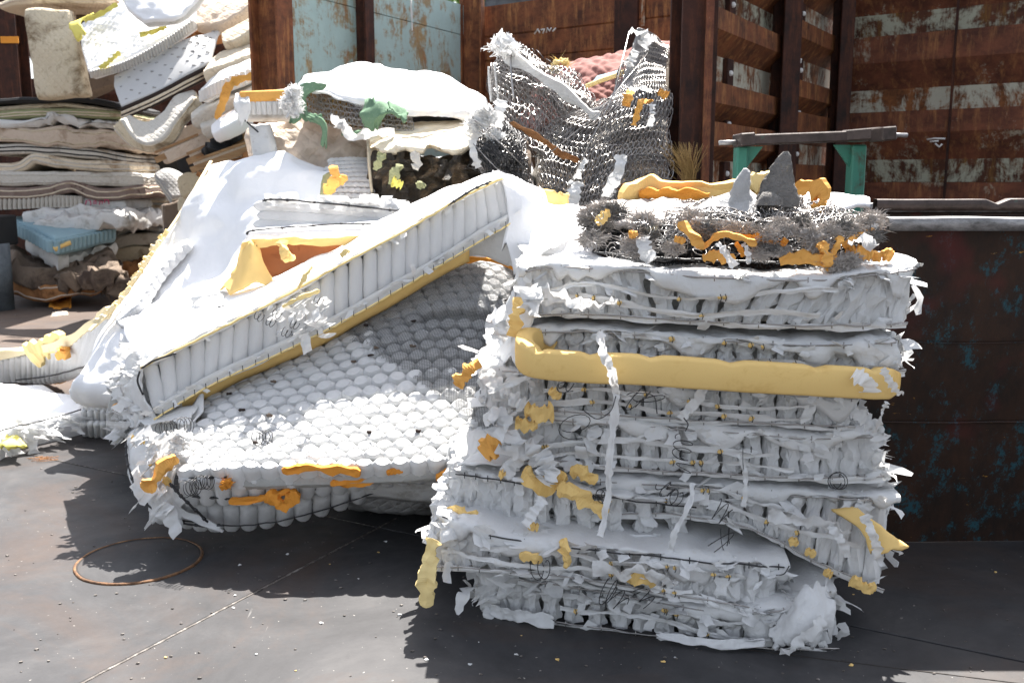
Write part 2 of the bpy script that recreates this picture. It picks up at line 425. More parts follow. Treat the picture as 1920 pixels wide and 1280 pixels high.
c=m.ramp(m.noise(1.3,9,.72,co=co,dist=.5),[(.28,(.025,.0245,.026)),(.5,(.047,.046,.048)),(.72,(.080,.077,.077))])
c=m.mix(m.ramp(m.noise(.75,7,.7,co=co,dist=.8),[(.50,0),(.68,.7)]),c,(.072,.050,.040))
sx=m.n('ShaderNodeSeparateXYZ'); m.l(co,sx.inputs[0])
far=m.math('MULTIPLY',m.math('SUBTRACT',sx.outputs[1],5.5),.22); cl=m.n('ShaderNodeClamp'); m.l(far,cl.inputs[0]); cl.inputs['Max'].default_value=.7
c=m.mix(m.math('MULTIPLY',cl.outputs[0],m.ramp(m.noise(1.1,7,.7,co=co,stretch=(.5,1,1)),[(.3,.2),(.6,1)])),c,(.12,.082,.060))
c=m.mix(m.ramp(m.noise(7,9,.8,co=co),[(.60,0),(.70,.5)]),c,(.022,.021,.022))
c=m.mix(m.ramp(m.noise(16,4,.6,co=co,stretch=(1,.12,1),dist=1.5),[(.73,0),(.75,.35)]),c,(.22,.21,.20))
c=m.mix(m.ramp(m.noise(55,2,.5,co=co),[(.73,0),(.76,.8)]),c,(.35,.33,.30))
m.set(c,m.ramp(m.noise(3,6,.7,co=co),[(.3,.5),(.7,.75)]),0,.25)
b=m.bump(m.noise(60,4,.6,co=co),.12,.003); m.bump(m.noise(1.6,4,.6,co=co),.25,.02,b); FLOOR=m.m
m=NT('weld_bead'); m.set(m.ramp(m.noise(30,6,.7,co=m.pos),[(.35,(.03,.028,.026)),(.5,(.10,.085,.075)),(.66,(.26,.24,.22))]),.7,.1); m.bump(m.noise(60,4),.8,.006); WELD=m.m
m=NT('rust_ring'); m.set(m.ramp(m.noise(16,6,.8,co=m.pos),[(.35,(.03,.016,.01)),(.55,(.16,.075,.03)),(.7,(.34,.20,.09))]),.8); m.bump(m.noise(60,4),.8,.006); RINGM=m.m
m=NT('gap_dark'); m.set((.03,.025,.022),.9); GAP=m.m
# black netting : real open grid cut with alpha
m=NT('black_netting'); uvn=m.n('ShaderNodeUVMap'); sp_=m.n('ShaderNodeSeparateXYZ'); m.l(uvn.outputs[0],sp_.inputs[0])
def ln(o): return m.math('GREATER_THAN',m.math('FRACT',o),.80)
g=m.math('MAXIMUM',ln(sp_.outputs[0]),ln(sp_.outputs[1]))
m.set((.03,.03,.033),.7); m.l(g,m.b.inputs['Alpha']); NET=m.m
m=NT('pink_paint'); m.set((.55,.06,.16),.8); PINK=m.m
m=NT('white_paint'); m.set((.7,.69,.66),.7); WPAINT=m.m
m=NT('leaf_green'); m.set(m.mix(m.noise(3),(.07,.16,.02),(.14,.26,.04)),.6); LEAF=m.m
m=NT('bark'); m.set((.08,.055,.035),.9); BARK=m.m
m=NT('grey_blue_metal'); m.set(m.ramp(m.noise(6,6,.7),[(.3,(.06,.07,.08)),(.7,(.16,.19,.22))]),.6,.3); GBM=m.m
m=NT('raw_wood'); m.set(m.ramp(m.noise(8,6,.7,stretch=(.3,1,3)),[(.3,(.20,.10,.045)),(.7,(.42,.27,.14))]),.85); WOOD=m.m
m=NT('roof_sheet'); m.set((.10,.13,.17),.6); ROOF=m.m
# ================================================================== THE SETTING
gs=O('ground',([V((-400,-60,-.014)),V((400,-60,-.014)),V((400,900,-.014)),V((-400,900,-.014))],[(0,1,2,3)]),FLOOR,kind='structure')
# steel floor plates, laid in a rotated grid with open joints
A_=(gp(475,1110)-gp(150,1280)).normalized(); B_=V((A_.y,-A_.x,0)); a0=gp(150,872).dot(A_); b0=gp(150,1280).dot(B_); LA=3.0; LB=5.0
pv,pf=box((0,0,0),(LA-.012,LB-.012,.012),bev=.003)
pm=bpy.data.meshes.new('steel_plate'); pm.from_pydata(pv,[],pf); pm.materials.append(FLOOR); pm.update()
ang=math.atan2(A_.y,A_.x)
for i in range(-4,5):
    for j in range(-5,6):
        c=A_*(a0+LA*(i+.5))+B_*(b0+LB*(j+.5))
        if c.y<-3 or c.y>16 or abs(c.x)>c.y*.62+4.5: continue
        o=bpy.data.objects.new('steel_plate',pm); C.objects.link(o); o.parent=gs
        o.matrix_basis=Matrix.Translation(c-ploc(gs)+V((0,0,-.006+ rnd.uniform(-.0008,.0008))))@Matrix.Rotation(ang+rnd.uniform(-.001,.001),4,'Z')
def weld(p,q,n,wid,seed):
    pts=[p.lerp(q,i/n)+B_*.004*fbm((i*.2,seed,0),1,2)+V((0,0,.0)) for i in range(n+1)]
    vf=tube(pts,wid,5,rf=lambda t:.55+.6*abs(fbm((t*n*.45,seed,2),1,2)))
    return [V((v.x,v.y,v.z*.55)) for v in vf[0]],vf[1]
q_=gp(150,1280); O('weld_seam',weld(q_-A_*.5+B_*.007,q_+A_*3.2+B_*.007,170,.010,3),WELD,gs)
q_=gp(150,872); O('weld_seam',weld(q_-B_*1.6,q_+B_*2.2,110,.006,5),WELD,gs)
O('weld_seam',weld(gp(1180,1190),gp(1990,1290),90,.005,8),GAP,gs)
# round cut cover in the floor
cc=gp(262,1050); cov=thing('floor_cover','round steel floor cover with a rusty cut rim beside the dark mattress shadow','cover',cc)
n=64; vs=[V((cc.x,cc.y,.004))]+[V((cc.x+.262*math.cos(2*math.pi*k/n),cc.y+.262*math.sin(2*math.pi*k/n),.004)) for k in range(n)]
O('cover_disc',(vs,[(0,k+1,(k+1)%n+1) for k in range(n)]),FLOOR,cov,smooth=False)
pts=[V((cc.x+(.270+.004*fbm((k*.3,1,1),1,2))*math.cos(2*math.pi*k/n),cc.y+(.270+.004*fbm((k*.3,1,1),1,2))*math.sin(2*math.pi*k/n),.001)) for k in range(n)]
O('cut_rim',tube(pts,.008,6,closed=True,rf=None),RINGM,cov)
pts=[p+V((0,0,.0005)) for p in pts]
O('cut_groove',([V((cc.x+rr*math.cos(2*math.pi*k/n),cc.y+rr*math.sin(2*math.pi*k/n),.0055)) for rr in(.257,.265) for k in range(n)],[(k,(k+1)%n,(k+1)%n+n,k+n) for k in range(n)]),GAP,cov)
# ---- walls of stacked profiled steel beams
def wall(name,label,pA,pB,bands,mats,nseg=1,prof=(.0,.13),flat=False,seams=()):
    """pA,pB ground points; face towards camera; bands = list of (z_top,z_a,z_b,z_bot)"""
    d=(pB-pA); L=d.length; d=d.normalized(); n=V((d.y,-d.x,0))
    if n.dot(V((0,0,0))-pA)<0: n=-n
    t=thing(name,label,'wall',V(pA))
    for bi,(z0,z1,z2,z3) in enumerate(bands):
        for sgi in range(nseg):
            a=L*sgi/nseg+.004; b=L*(sgi+1)/nseg-.004
            dp=prof[1]
            sec=[(0,z0),(0,z1),(-dp,z2),(-dp,z3+.004),(-dp-.06,z3+.004),(-dp-.06,z0)] if not flat else [(0,z0-.004),(0,z3+.004),(-.06,z3+.004),(-.06,z0-.004)]
            K=len(sec); vs=[];N=6
            for s in range(N+1):
                x=a+(b-a)*s/N
                for (o,z) in sec:
                    wv=.006*fbm((x*1.5,z*2,bi),1,2)
                    vs.append(pA+d*x+n*(o+wv)+V((0,0,z)))
            fs=[];mi=[]
            for s in range(N):
                for k in range(K):
                    k2=(k+1)%K; fs.append((s*K+k,s*K+k2,(s+1)*K+k2,(s+1)*K+k))
                    mi.append(1 if (not flat and k in(2,)) else 0)
            fs.append(tuple(range(K))[::-1]); fs.append(tuple(N*K+k for k in range(K))); mi+=[0,0]
            mm=list(mats); 
            O('wall_beam' if not flat else 'wall_plate',(vs,fs),[mm[(bi)%2*0],mm[1+bi%2*(len(mm)>2)]],t,smooth=False,midx=mi)
    zb=min(b[3] for b in bands); zt_=max(b[0] for b in bands)
    O('sky_gap_blocker',box(None,(L,.02,zt_-zb-.02),M=Matrix.Translation(pA+d*L/2-n*((.06 if flat else prof[1]+.06)+.02)+V((0,0,(zt_+zb)/2)))@Matrix.Rotation(math.atan2(d.y,d.x),4,'Z')),mats[0],t,smooth=False)  # unseen sheet added to keep bright sky from leaking between beams
    return t,d,n
def at0(x,d): p=px(x,HOR,d); return V((p.x,p.y,0))
# right wall
bR=[(4.62,4.37,4.11,3.87),(3.87,3.63,3.38,3.15),(3.15,2.89,2.63,2.40),(2.40,2.19,1.92,1.69),(1.69,1.45,1.18,.92),(.92,.68,.4,.16)]
tR,dR,nR=wall('container_wall','rust-red corrugated bay wall at far right with chalky paint in its recesses',at0(1566,10.35),at0(2500,7.9),bR,[RUSTR,RPAINT,RPAINT2],2)
for xx in (1772,):
    # seam posts on right wall
    k=None
for s in (1.10,3.55):
    p=at0(1566,10.35)+dR*s
    O('seam_strip',beam(p+nR*.006+V((0,0,.1)),p+nR*.006+V((0,0,4.7)),.03,.02,up=dR),RUSTD,tR,smooth=False)
b1=[(4.0,3.84,3.7,3.5),(3.5,3.32,3.17,2.96),(2.96,2.81,2.66,2.43),(2.43,2.28,2.16,2.14),(2.14,1.96,1.86,1.66),(1.66,1.5,1.36,1.1),(1.1,.94,.8,.54)]
t1,d1,n1=wall('container_wall','near corrugated rust wall panel between the tall dark post and the slotted post',at0(1322,7.2),at0(1452,8.75).lerp(at0(1322,7.2),-.3),b1,[RUST,RPAINT,RPAINT2])
b2=[(a+.2,b+.2,c+.2,d+.2) for a,b,c,d in b1]
t2,d2,n2=wall('container_wall','narrow corrugated rust wall panel in the shaded corner left of the wide right wall',at0(1474,8.95),at0(1553,10.2).lerp(at0(1474,8.95),-.3),b2,[RUST,RPAINT,RPAINT])
for (t_,d_,n_,p_,LL,bb) in ((t1,d1,n1,at0(1322,7.2),.75,b1),(t2,d2,n2,at0(1474,8.95),.6,b2)):
    for (z0,z1,z2,z3) in bb[1:6]:
        p=p_+d_*LL-n_*.11; h=(z2+z3)/2
        sb_=O('slot_box',box(None,(.14,.05,max(.06,(z2-z3)*.96)),M=Matrix.Translation(p+V((0,0,h)))@Matrix.Rotation(math.atan2(d_.y,d_.x),4,'Z'),bev=.004),RUSTD,t_,smooth=False)
        c=p+n_*.03+d_*-.02+V((0,0,h)); O('bolt_head',crumple(c,(.05,.03,.05),1,8,5,.05),WPAINT,sb_)
# back wall (behind the wire springs)
bB=[(3.78,3.44,3.42,3.42),(3.42,3.16,3.14,3.14),(3.14,2.8,2.78,2.78),(2.78,2.44,2.42,2.42),(2.42,2.1,2.08,2.08),(2.08,1.7,1.68,1.68),(1.68,1.2,1.1,1.1),(1.1,.6,.5,.4)]
tB,dB,nB=wall('container_wall','low dark rust wall of flat beams behind the tangled wire springs',at0(888,12.25),at0(1290,10.45),bB,[RUST,RUSTD],1,prof=(0,.02))
for xx,dd in((1172,10.95),(1010,11.65)):
    p=at0(xx,dd)-nB*.0; z0=3.89
    if xx==1172:
        O('wall_stay',box(None,(.3,.06,3.2),M=Matrix.Translation(p+nB*.025+V((0,0,2.15)))@Matrix.Rotation(math.atan2(dB.y,dB.x),4,'Z'),bev=.01),RUSTD,tB,smooth=False)
        O('paint_patch',box(None,(.04,.01,.3),M=Matrix.Translation(p+nB*.06+dB*.22+V((0,0,3.5)))@Matrix.Rotation(math.atan2(dB.y,dB.x),4,'Z')),RPAINT,tB,smooth=False)
# turquoise wall
pg0=at0(545,9.2);pg1=at0(876,12.05)
gz=[(4.6,4.45,4.4,4.23),(4.23,4,4,3.55),(3.55,3,2.7,2.3),(2.3,2,1.8,1.3),(1.3,1,.8,.2)]
tG,dG,nG=wall('container_wall','turquoise painted steel wall with rust streaks behind the white draped heap',pg0,pg1,[(3.78,3.6,3.5,3.43),(3.43,3.2,2.9,2.2),(2.2,1.6,1.3,.9),(.9,.6,.4,.1)],[GPAINT,GPAINT],1,flat=True)
# the wall's nearer half stands higher
wall('container_wall','higher turquoise sheet wall panel joined to the left rust post',pg0+V((0,0,0)),pg0.lerp(pg1,.36),[(4.7,4.6,4.5,4.24),(4.24,4.1,4,3.785)],[GPAINT,GPAINT],1,flat=True)
# ---- H beam posts
def hpost(label,p,wd,dp,z1,rot,mat,name='steel_post',z0=0,tf=.025,tw=.02,flange2=None):
    t=thing(name,label,'post',V((p.x,p.y,z0)),group=None)
    M0=Matrix.Translation(V((p.x,p.y,(z0+z1)/2)))@Matrix.Rotation(rot,4,'Z'); H=z1-z0
    O('flange',box(None,(wd,tf,H),M=M0@Matrix.Translation(V((0,-dp/2,0))),bev=.004),mat,t,smooth=False)
    O('flange',box(None,(wd,tf,H),M=M0@Matrix.Translation(V((0,dp/2,0))),bev=.004),mat,t,smooth=False)
    O('web',box(None,(tw,dp-tf-.002,H),M=M0),mat,t,smooth=False)
    return t
q=at0(520,9.05); hpost('broad rust H-beam post between the mattress pile and the turquoise wall',V((q.x,q.y,0)),.27,.27,5.2,R(72),RUST)
q=at0(677,10.15); hpost('slim dark rust post dividing the turquoise wall panels',q+nG*.05,.15,.2,5.0,math.atan2(dG.y,dG.x),RUSTD)
q=at0(888,12.1); hpost('rust corner post where turquoise wall meets the low brown wall',q+V((0,-.12,0)),.16,.24,3.86,R(75),RUST)
q=at0(1292,7.05); hpost('tall dark brown H-beam post right of the tangled wire springs',q,.26,.24,4.6,R(10),RUSTD)
q=at0(1318,6.95); O('post_edge',box((q.x,q.y-.06,2.3),(.055,.03,4.6),bev=.004),RUSTR,smooth=False,label='narrow red-brown steel edge bar fixed to the right flank of the tall dark post',cat='bar')
q=at0(1463,8.75); hpost('slotted brown post between the two narrow rust wall panels',q,.17,.2,4.6,R(12),RUSTD)
q=at0(1560,10.2); hpost('dark corner post with a line of bolt holes at the right wall',q+V((0,-.1,0)),.14,.2,4.9,R(5),RUSTD)
# white drip on turquoise wall
q=px(771,-30,11.05); O('paint_drip',ribbon([px(769,-40,11),px(771,10,11),px(773,58,11)],.045,V((1,0,0)),12,.004,3,rf=lambda t:1-.7*t),W_paper,smooth=True,label='long white torn cloth strip hanging down the turquoise wall',cat='cloth strip')
# chalk marks on the walls
def mark(p,d,pts,s,mat,parent,r=.012):
    for st in pts:
        q=[p+d*(a*s)+V((0,0,b*s)) for a,b in st]
        O('chalk_mark',tube(q,r,4),mat,parent)
mark(px(1368,34,7.66),d1,[[(0,0),(1.0,-.1),(2,-.2)],[(0,0),(.1,-1.2),(0,-2.2)],[(0,-2.2),(.9,-2.3)],[(.3,-.9),(1.6,-1.2)]],.05,WPAINT,t1,.010)
mark(px(1002,64,11.6),dB,[[(0,0),(.8,.8),(1.3,.1)],[(1.6,.6),(2.4,.7),(2,-.1)],[(2.8,0),(3.1,.8),(3.6,.2),(4.0,.8)],[(4.3,.1),(5,.6)]],.06,WPAINT,tB,.011)
mark(px(1738,262,9.72),dR,[[(0,0),(1.5,.2),(3.4,.1)],[(.6,-.4),(2.2,-.3)],[(1.6,-.8),(2.4,-1.5),(2.9,-.9)]],.05,WPAINT,tR,.010)
mark(px(1500,110,9.25),d2,[[(0,0),(.5,-.6)],[(.6,0),(.1,-.7)]],.06,WPAINT,t2,.010)
# skip -------------------------------------------------------------
yf=4.376; sx0=1.56; sx1=5.2; zt=1.555; FL=.31
sk_=thing('waste_skip','long dark rusty steel skip with blue paint remnants standing behind the stack','skip',V((2.5,yf,0)))
def skin(x0,x1,z0,z1,y,nx,nz,amp):
    vs=[];fs=[]
    for j in range(nz+1):
        for i in range(nx+1):
            x=x0+(x1-x0)*i/nx; z=z0+(z1-z0)*j/nz
            vs.append(V((x,y+(-FL if y<yf+1 else FL)*(z/zt)+amp*fbm((x*.9,z*1.2,3),1,3),z)))
    for j in range(nz):
        for i in range(nx):
            a=j*(nx+1)+i; fs.append((a,a+1,a+nx+2,a+nx+1))
    return vs,fs
O('skip_side',skin(sx0,sx1,.004,zt-.06,yf,60,24,.02),SKIP,sk_)
O('skip_side',skin(sx0,sx1,.004,zt-.06,yf+1.9,30,10,.02),SKIP,sk_)
O('skip_end',([V((sx0+.01+e,yf+.97+s*(.95+FL*(z/zt)),z)) for e in(0,.03) for s,z in((-1,.05),(1,.05),(1,zt-.06),(-1,zt-.06))],[(0,3,2,1),(4,5,6,7),(0,1,5,4),(1,2,6,5),(2,3,7,6),(3,0,4,7)]),SKIP,sk_,smooth=False)
O('skip_floor',box((sx0/2+sx1/2,yf+.96,.08),(sx1-sx0-.1,1.84,.05)),SKIP,sk_,smooth=False)
def rim(y,zc,h,dp,seed,x0=sx0,x1=sx1):
    vs=[];n=70
    for i in range(n+1):
        x=x0+(x1-x0)*i/n; dz=.006*fbm((x*2,seed,0),1,3)+(-.022 if abs(x-2.08)<.035 and seed==2 else 0)
        dy=.008*fbm((x*1.3,seed,5),1,2)
        for (a,b) in((-dp/2,-h/2),(-dp/2,h/2-.006),(-dp/2+.006,h/2),(dp/2,h/2),(dp/2,-h/2)):
            vs.append(V((x,y+a+dy,zc+b+(dz if b>0 else 0))))
    fs=[]
    for i in range(n):
        for k in range(5): fs.append((i*5+k,i*5+(k+1)%5,(i+1)*5+(k+1)%5,(i+1)*5+k))
    return vs,fs
O('rim_rail',rim(yf-FL-.01,zt-.03,.055,.12,1),RIM,sk_)
O('rim_lip',rim(yf-FL+.10,zt+.045,.05,.05,2),TBL,sk_)
O('rim_rail',rim(yf+1.9+FL,zt-.03,.06,.1,3),RIM,sk_)
O('floor_runner',box((sx0/2+sx1/2,yf+.25,.03),(sx1-sx0-.2,.12,.06)),SKIP,sk_,smooth=False)
for z_,r_ in((.62,.006),(1.0,.004)):
    O('weld_line',tube([V((sx0+(sx1-sx0)*i/40,yf-.010-FL*z_/zt+.02*fbm(((sx0+(sx1-sx0)*i/40)*.9,z_*1.2,3),1,3),z_+.004*fbm((i*.3,z_,0),1,2))) for i in range(41)],r_,4),SKIP,sk_)
# contents of the skip
O('foam_sheet',sheet(surf([[(1500,392,4.5),(1560,392,4.5),(1632,384,4.5)],[(1500,352,4.9),(1560,358,4.9),(1630,370,4.9)]]),12,8,.02,6,.02,face='up'),W_sheet,label='white folded sheet lying on the skip rim below the green leg',cat='sheet')
# steel roller table ------------------------------------------------
tb=thing('work_trestle','green-legged trestle with dark steel top beam standing in front of rust walls','trestle',V((px(1500,340,5.4).x,5.4,0)))
a=px(1383,263,5.35); b=px(1665,249,5.35)
O('top_beam',merge([beam(px(1404,263,5.35),px(1595,256,5.35),.16,.055,bev=.006),beam(px(1590,256,5.35),px(1662,250,5.2),.16,.06,bev=.006)]),TBL,tb,smooth=False)
O('end_cap',beam(px(1381,264,5.3),px(1408,262,5.3),.2,.07,bev=.006),TBL,tb,smooth=False)
O('end_cap',beam(px(1641,253,5.12),px(1668,251,5.12),.2,.07,bev=.006),TBL,tb,smooth=False)
O('axle_pin',tube([px(1348,268,5.3),px(1384,267,5.3)],.013,10),RIM,tb)
O('axle_pin',tube([px(1666,253,5.12),px(1701,254,5.12)],.012,10),RIM,tb)
for (x,y0,w_) in((1389,275,20),(1607,272,26)):
    p=px(x,y0,5.35); g=V((p.x,p.y,p.z)); W=w_/1800*5.35
    lg_=O('leg',box((p.x,p.y,p.z/2),(W,.10,p.z),bev=.008),GREENM,tb,smooth=False)
    s=1 if x<1500 else -1
    q0=p+V((s*W/2,0,-.0)); vs=[q0+V((0,-.01,0)),q0+V((s*.09,-.01,0)),q0+V((s*.0,-.01,-.12)),q0+V((0,.01,0)),q0+V((s*.09,.01,0)),q0+V((s*.0,.01,-.12))]
    O('gusset',(vs,[(0,1,2),(3,5,4),(0,3,4,1),(1,4,5,2),(2,5,3,0)]),GREENM,lg_,smooth=False)
    O('foot',box((p.x,p.y,.012),(.26,.22,.02),bev=.004),GREENM,tb,smooth=False)
O('tie_bar',beam(V((px(1389,300,5.35).x,5.4,.45)),V((px(1607,300,5.35).x,5.4,.45)),.06,.06),GREENM,tb,smooth=False)
# dry grass broom
gr=thing('dry_grass_broom','tuft of dry straw standing against the foot of the tall dark post','broom',px(1295,352,6.6))
lst=[]
for i in range(150):
    b=px(1292+rnd.gauss(0,4),375,6.6+rnd.uniform(-.05,.05)); t=px(1283+rnd.gauss(0,14),262+abs(rnd.gauss(0,22)),6.55+rnd.uniform(-.1,.1))
    m_=b.lerp(t,.5)+V((rnd.uniform(-.02,.02)+(t.x-b.x)*-.25,0,0)); lst.append(tube(poly([b,m_,t+V(((t.x-b.x)*.35,0,-.01))],5),.0028,3,rf=lambda u:1-.7*u))
O('straw',merge(lst),STRAW,gr,kind='stuff')
O('broom_stick',tube([px(1292,372,6.62),V((px(1292,372,6.62).x,6.66,0))],.02,8),WOOD,gr)
# far things above the walls
tr=thing('tree','sunny green treetop peeping over the walls at the top centre','tree',V((px(885,340,21).x,21,0)))
lst=[]
for i in range(2600):
    a=V((rnd.gauss(0,.9),rnd.gauss(0,.8),rnd.gauss(0,.75)));p=V((px(885,340,21).x,21,5.55))+a
    n_=V((rnd.uniform(-1,1),rnd.uniform(-1,1),rnd.uniform(-1,1))).normalized(); t_=n_.orthogonal().normalized(); b_=n_.cross(t_); s_=rnd.uniform(.05,.1)
    lst.append(([p-t_*s_,p-b_*s_*.5,p+t_*s_,p+b_*s_*.5],[(0,1,2,3)]))
O('crown',merge(lst),LEAF,tr,smooth=False)
O('trunk',tube([V((tr.location.x,21,0)),V((tr.location.x+.1,21,3)),V((tr.location.x,21,6.3))],.16,8,rf=lambda t:1-.6*t),BARK,tr)
sh=thing('far_shed','grey-blue shed roof barely visible above the brown back wall','shed',V((px(1000,340,19).x,19,0)))
O('roof',box((sh.location.x+.6,19.5,5.14),(3.4,3,.12)),ROOF,sh,smooth=False)
O('wall',box((sh.location.x+.6,19.6,2.53),(3.0,2.6,5.06)),GBM,sh,smooth=False)
# posts at upper left
q=at0(24,17.3); hpost('leftmost dark rusted post with sky behind it',at0(2,17.6),.28,.3,4.1,R(15),RUSTD)
hpost('black post tight behind the leftmost short one',q,.2,.3,5.0,R(8),RUSTD)
t=hpost('wide brown-black post with an orange band beside the upright cream mattress',at0(45,17.1),.36,.34,5.1,R(-5),RUSTD)
c=px(38,75,16.9); O('orange_band',box((at0(40,16.9).x,16.9,c.z),(.30,.02,.11)),FOAMO,t,smooth=False)
# mattress yard rear bay wall, hidden behind the pile
wall('container_wall','dark rust wall at the back of the old mattress pile',at0(70,18.6),at0(700,17.6),[(4.4,4.1,3.9,3.6),(3.6,3.3,3.1,2.8),(2.8,2.5,2.3,2.0),(2.0,1.7,1.5,1.2),(1.2,.9,.7,.2)],[RUSTD,RUSTD,RUSTD],2)
# ================================================================== THE OLD MATTRESS PILE (back left)
def mattress(label,rows,t,mat,face='cam',side=None,r=.04,amp=.02,sc=2.5,quilt=None,pipe=None,seed=None,nu=16,nv=12,cat='mattress',name='mattress',group=None,bulge=0):
    f=surf(rows); seed=seed if seed is not None else rnd.randint(0,99)
    vs,fs,mi,l1,l2=slabmesh(f,t,nu,nv,r,face,amp,sc,quilt,seed,bulge)
    base=V((sum(v.x for v in vs)/len(vs),sum(v.y for v in vs)/len(vs),min(v.z for v in vs)))
    th=thing(name,label,cat,base,group)
    O('cover',(vs,fs),[mat,side or mat],th,midx=mi)
    if pipe:
        O('piping',tube(l1,.011,5,closed=True),pipe,th)
        if t>.09: O('piping',tube(l2,.011,5,closed=True),pipe,th)
    return th,f
def front(label,pts,tpx,d,L,mat,slope=0,**k):
    """flat-lying mattress: pts = top front edge in px, seen edge-on"""
    r0=[px(x,y,d) for x,y in pts]; r1=[p+V((0,L,L*slope)) for p in r0]
    k.setdefault('amp',.013); k.setdefault('r',.05); k.setdefault('face','up')
    return mattress(label,[r0,[a.lerp(b,.5) for a,b in zip(r0,r1)],r1],tpx/1800*d,mat,**k)
DP=14.2
front('black spring-cover mattress lying topmost on the left pile',[(-60,186),(60,182),(140,180),(200,188),(228,196)],11,DP-.1,1.6,BLACKC,seed=1,pipe=BLACKC)
front('thin stained cream mattress directly under the black one',[(-60,203),(40,196),(95,190),(150,194),(226,206)],12,DP,1.6,CREAM,pipe=CREAM2)
front('grey-white mattress with an olive right half near the pile top',[(-60,212),(50,204),(128,203),(230,208)],17,DP-.05,1.6,OLIVE,pipe=CREAM)
front('shredded white mattress sagging over the crumpled beige one',[(-60,226),(60,222),(100,212),(150,224),(236,228)],14,DP-.15,1.6,W_dirty,amp=.07,sc=6)
front('crumpled double-fold beige mattress with brown grime, thickest of the left stack',[(-60,232),(60,234),(140,240),(190,243),(252,250)],34,DP-.1,1.6,BEIGE,amp=.05,sc=3,pipe=CREAM2)
front('off-white mattress with small white care tag on its edge',[(-60,270),(50,268),(110,272),(190,280),(238,290)],20,DP-.05,1.6,W_old,pipe=BLACKC)
front('beige mattress humped at its left end under the tagged one',[(-60,304),(20,305),(58,286),(100,292),(160,300),(242,303)],21,DP-.1,1.6,CREAM,amp=.02,pipe=W_old)
front('off-white herringbone mattress above the brown damask one',[(-60,320),(50,322),(150,322),(268,325)],25,DP-.15,1.7,W_old,amp=.02,pipe=W_old)
front('brown damask mattress with pale piping arched in the middle',[(-60,352),(70,350),(132,337),(185,352),(270,345)],24,DP-.18,1.7,BROWN,amp=.02,pipe=CREAM)
# ribbed pocket core with pink scrawl
def pockets(name,parent,top,bot,n,meshes,rng,dep=1.0,wf=1.06,jit=.0,out=0.0,skip=None,smooth=True):
    T=[cr(top,(i+.5)/n) for i in range(n)]; B=[cr(bot,(i+.5)/n) for i in range(n)]
    wid=plen([cr(top,i/20) for i in range(21)])/n
    for i in range(n):
        if skip and i in skip: continue
        ax=T[i]-B[i]; L=ax.length; z=ax.normalized()
        tt=(cr(top,min(1,(i+1)/n))-cr(top,i/n)).normalized(); x=(tt-z*tt.dot(z)).normalized()
        a=rng.uniform(-jit,jit); y=z.cross(x); x2=x*math.cos(a)+y*math.sin(a); y2=z.cross(x2)
        hw=wid*.5*wf*rng.uniform(1-.1*min(1,jit*4),1+.1*min(1,jit*4))
        M=Matrix(((x2.x*hw,y2.x*hw*dep,z.x*L,B[i].x),(x2.y*hw,y2.y*hw*dep,z.y*L,B[i].y),(x2.z*hw,y2.z*hw*dep,z.z*L,B[i].z),(0,0,0,1)))
        fl=rng.random()<.5 and jit>0
        inst(name,rng.choice(meshes),M,parent)
def barrel(seed,nang=14,nz=7,amp=.06,mat=W_pocket,lens=0,dome=0,flat=False,rings=1):
    vs=[];fs=[]
    prof=[(.0,.80),(.04,.93),(.2,1.0),(.38,.95),(.5,1.0),(.66,.95),(.82,1.0),(.95,.93),(1.0,.8)]
    for z,r in prof:
        if not rings: r=.96+.04*(1-abs(2*z-1)) if 0<z<1 else .8
        for k in range(nang):
            an=2*math.pi*k/nang; c=math.cos(an)
            q=r*(1+lens*max(0,abs(c)**6))
            q*=1+amp*2*fbm((math.cos(an)*1.3,math.sin(an)*1.3,z*2.5+seed*3.3),1.2,3)
            vs.append(V((q*c,q*math.sin(an)*(.95 if lens else 1),z+(amp*.25*fbm((an,z,seed),1,2)))))
    P_=len(prof)
    for j in range(P_-1):
        for k in range(nang):
            k2=(k+1)%nang; fs.append((j*nang+k,j*nang+k2,(j+1)*nang+k2,(j+1)*nang+k))
    n0=len(vs)
    if dome:
        for rr,zz in((.72,1.0+dome*.5),(.60,1.0+dome*.35),(.3,1.0+dome*.55)):
            for k in range(nang):
                an=2*math.pi*k/nang; vs.append(V((rr*math.cos(an)*(1+lens*.5*abs(math.cos(an))**6),rr*math.sin(an),zz+.03*fbm((rr*9,an,seed),1,2))))
        tops=[(P_-1)*nang,n0,n0+nang,n0+2*nang]
        for a,b in zip(tops[:-1],tops[1:]):
            for k in range(nang):
                k2=(k+1)%nang; fs.append((a+k,a+k2,b+k2,b+k))
        fs.append(tuple(n0+2*nang+k for k in range(nang)))
    else: fs.append(tuple((P_-1)*nang+k for k in range(nang)))
    me=bpy.data.meshes.new('pocket_spring'); me.from_pydata(vs,[],fs); me.materials.append(mat)
    me.polygons.foreach_set('use_smooth',[not flat]*len(fs)); me.update(); return me
RIB=[barrel(i,10,7,.03,W_old,rings=0) for i in range(2)]
RIBB=[barrel(i,10,7,.03,BLUEC,rings=0) for i in range(2)]
RIBW=[barrel(i+5,10,7,.05,W_pocket,rings=0) for i in range(3)]
th,f=front('ribbed pocket-spring mattress with pink scrawl on its right side',[(-60,365),(60,362),(120,366),(236,374)],23,DP-.1,1.7,W_dirty,amp=.015)
top=[px(-50,366,DP-.14),px(60,364,DP-.14),px(155,368,DP-.14)]; bot=[px(-50,396,DP-.14),px(60,391,DP-.14),px(155,388,DP-.14)]
pockets('pocket_spring',th,top,bot,24,RIB,rnd)
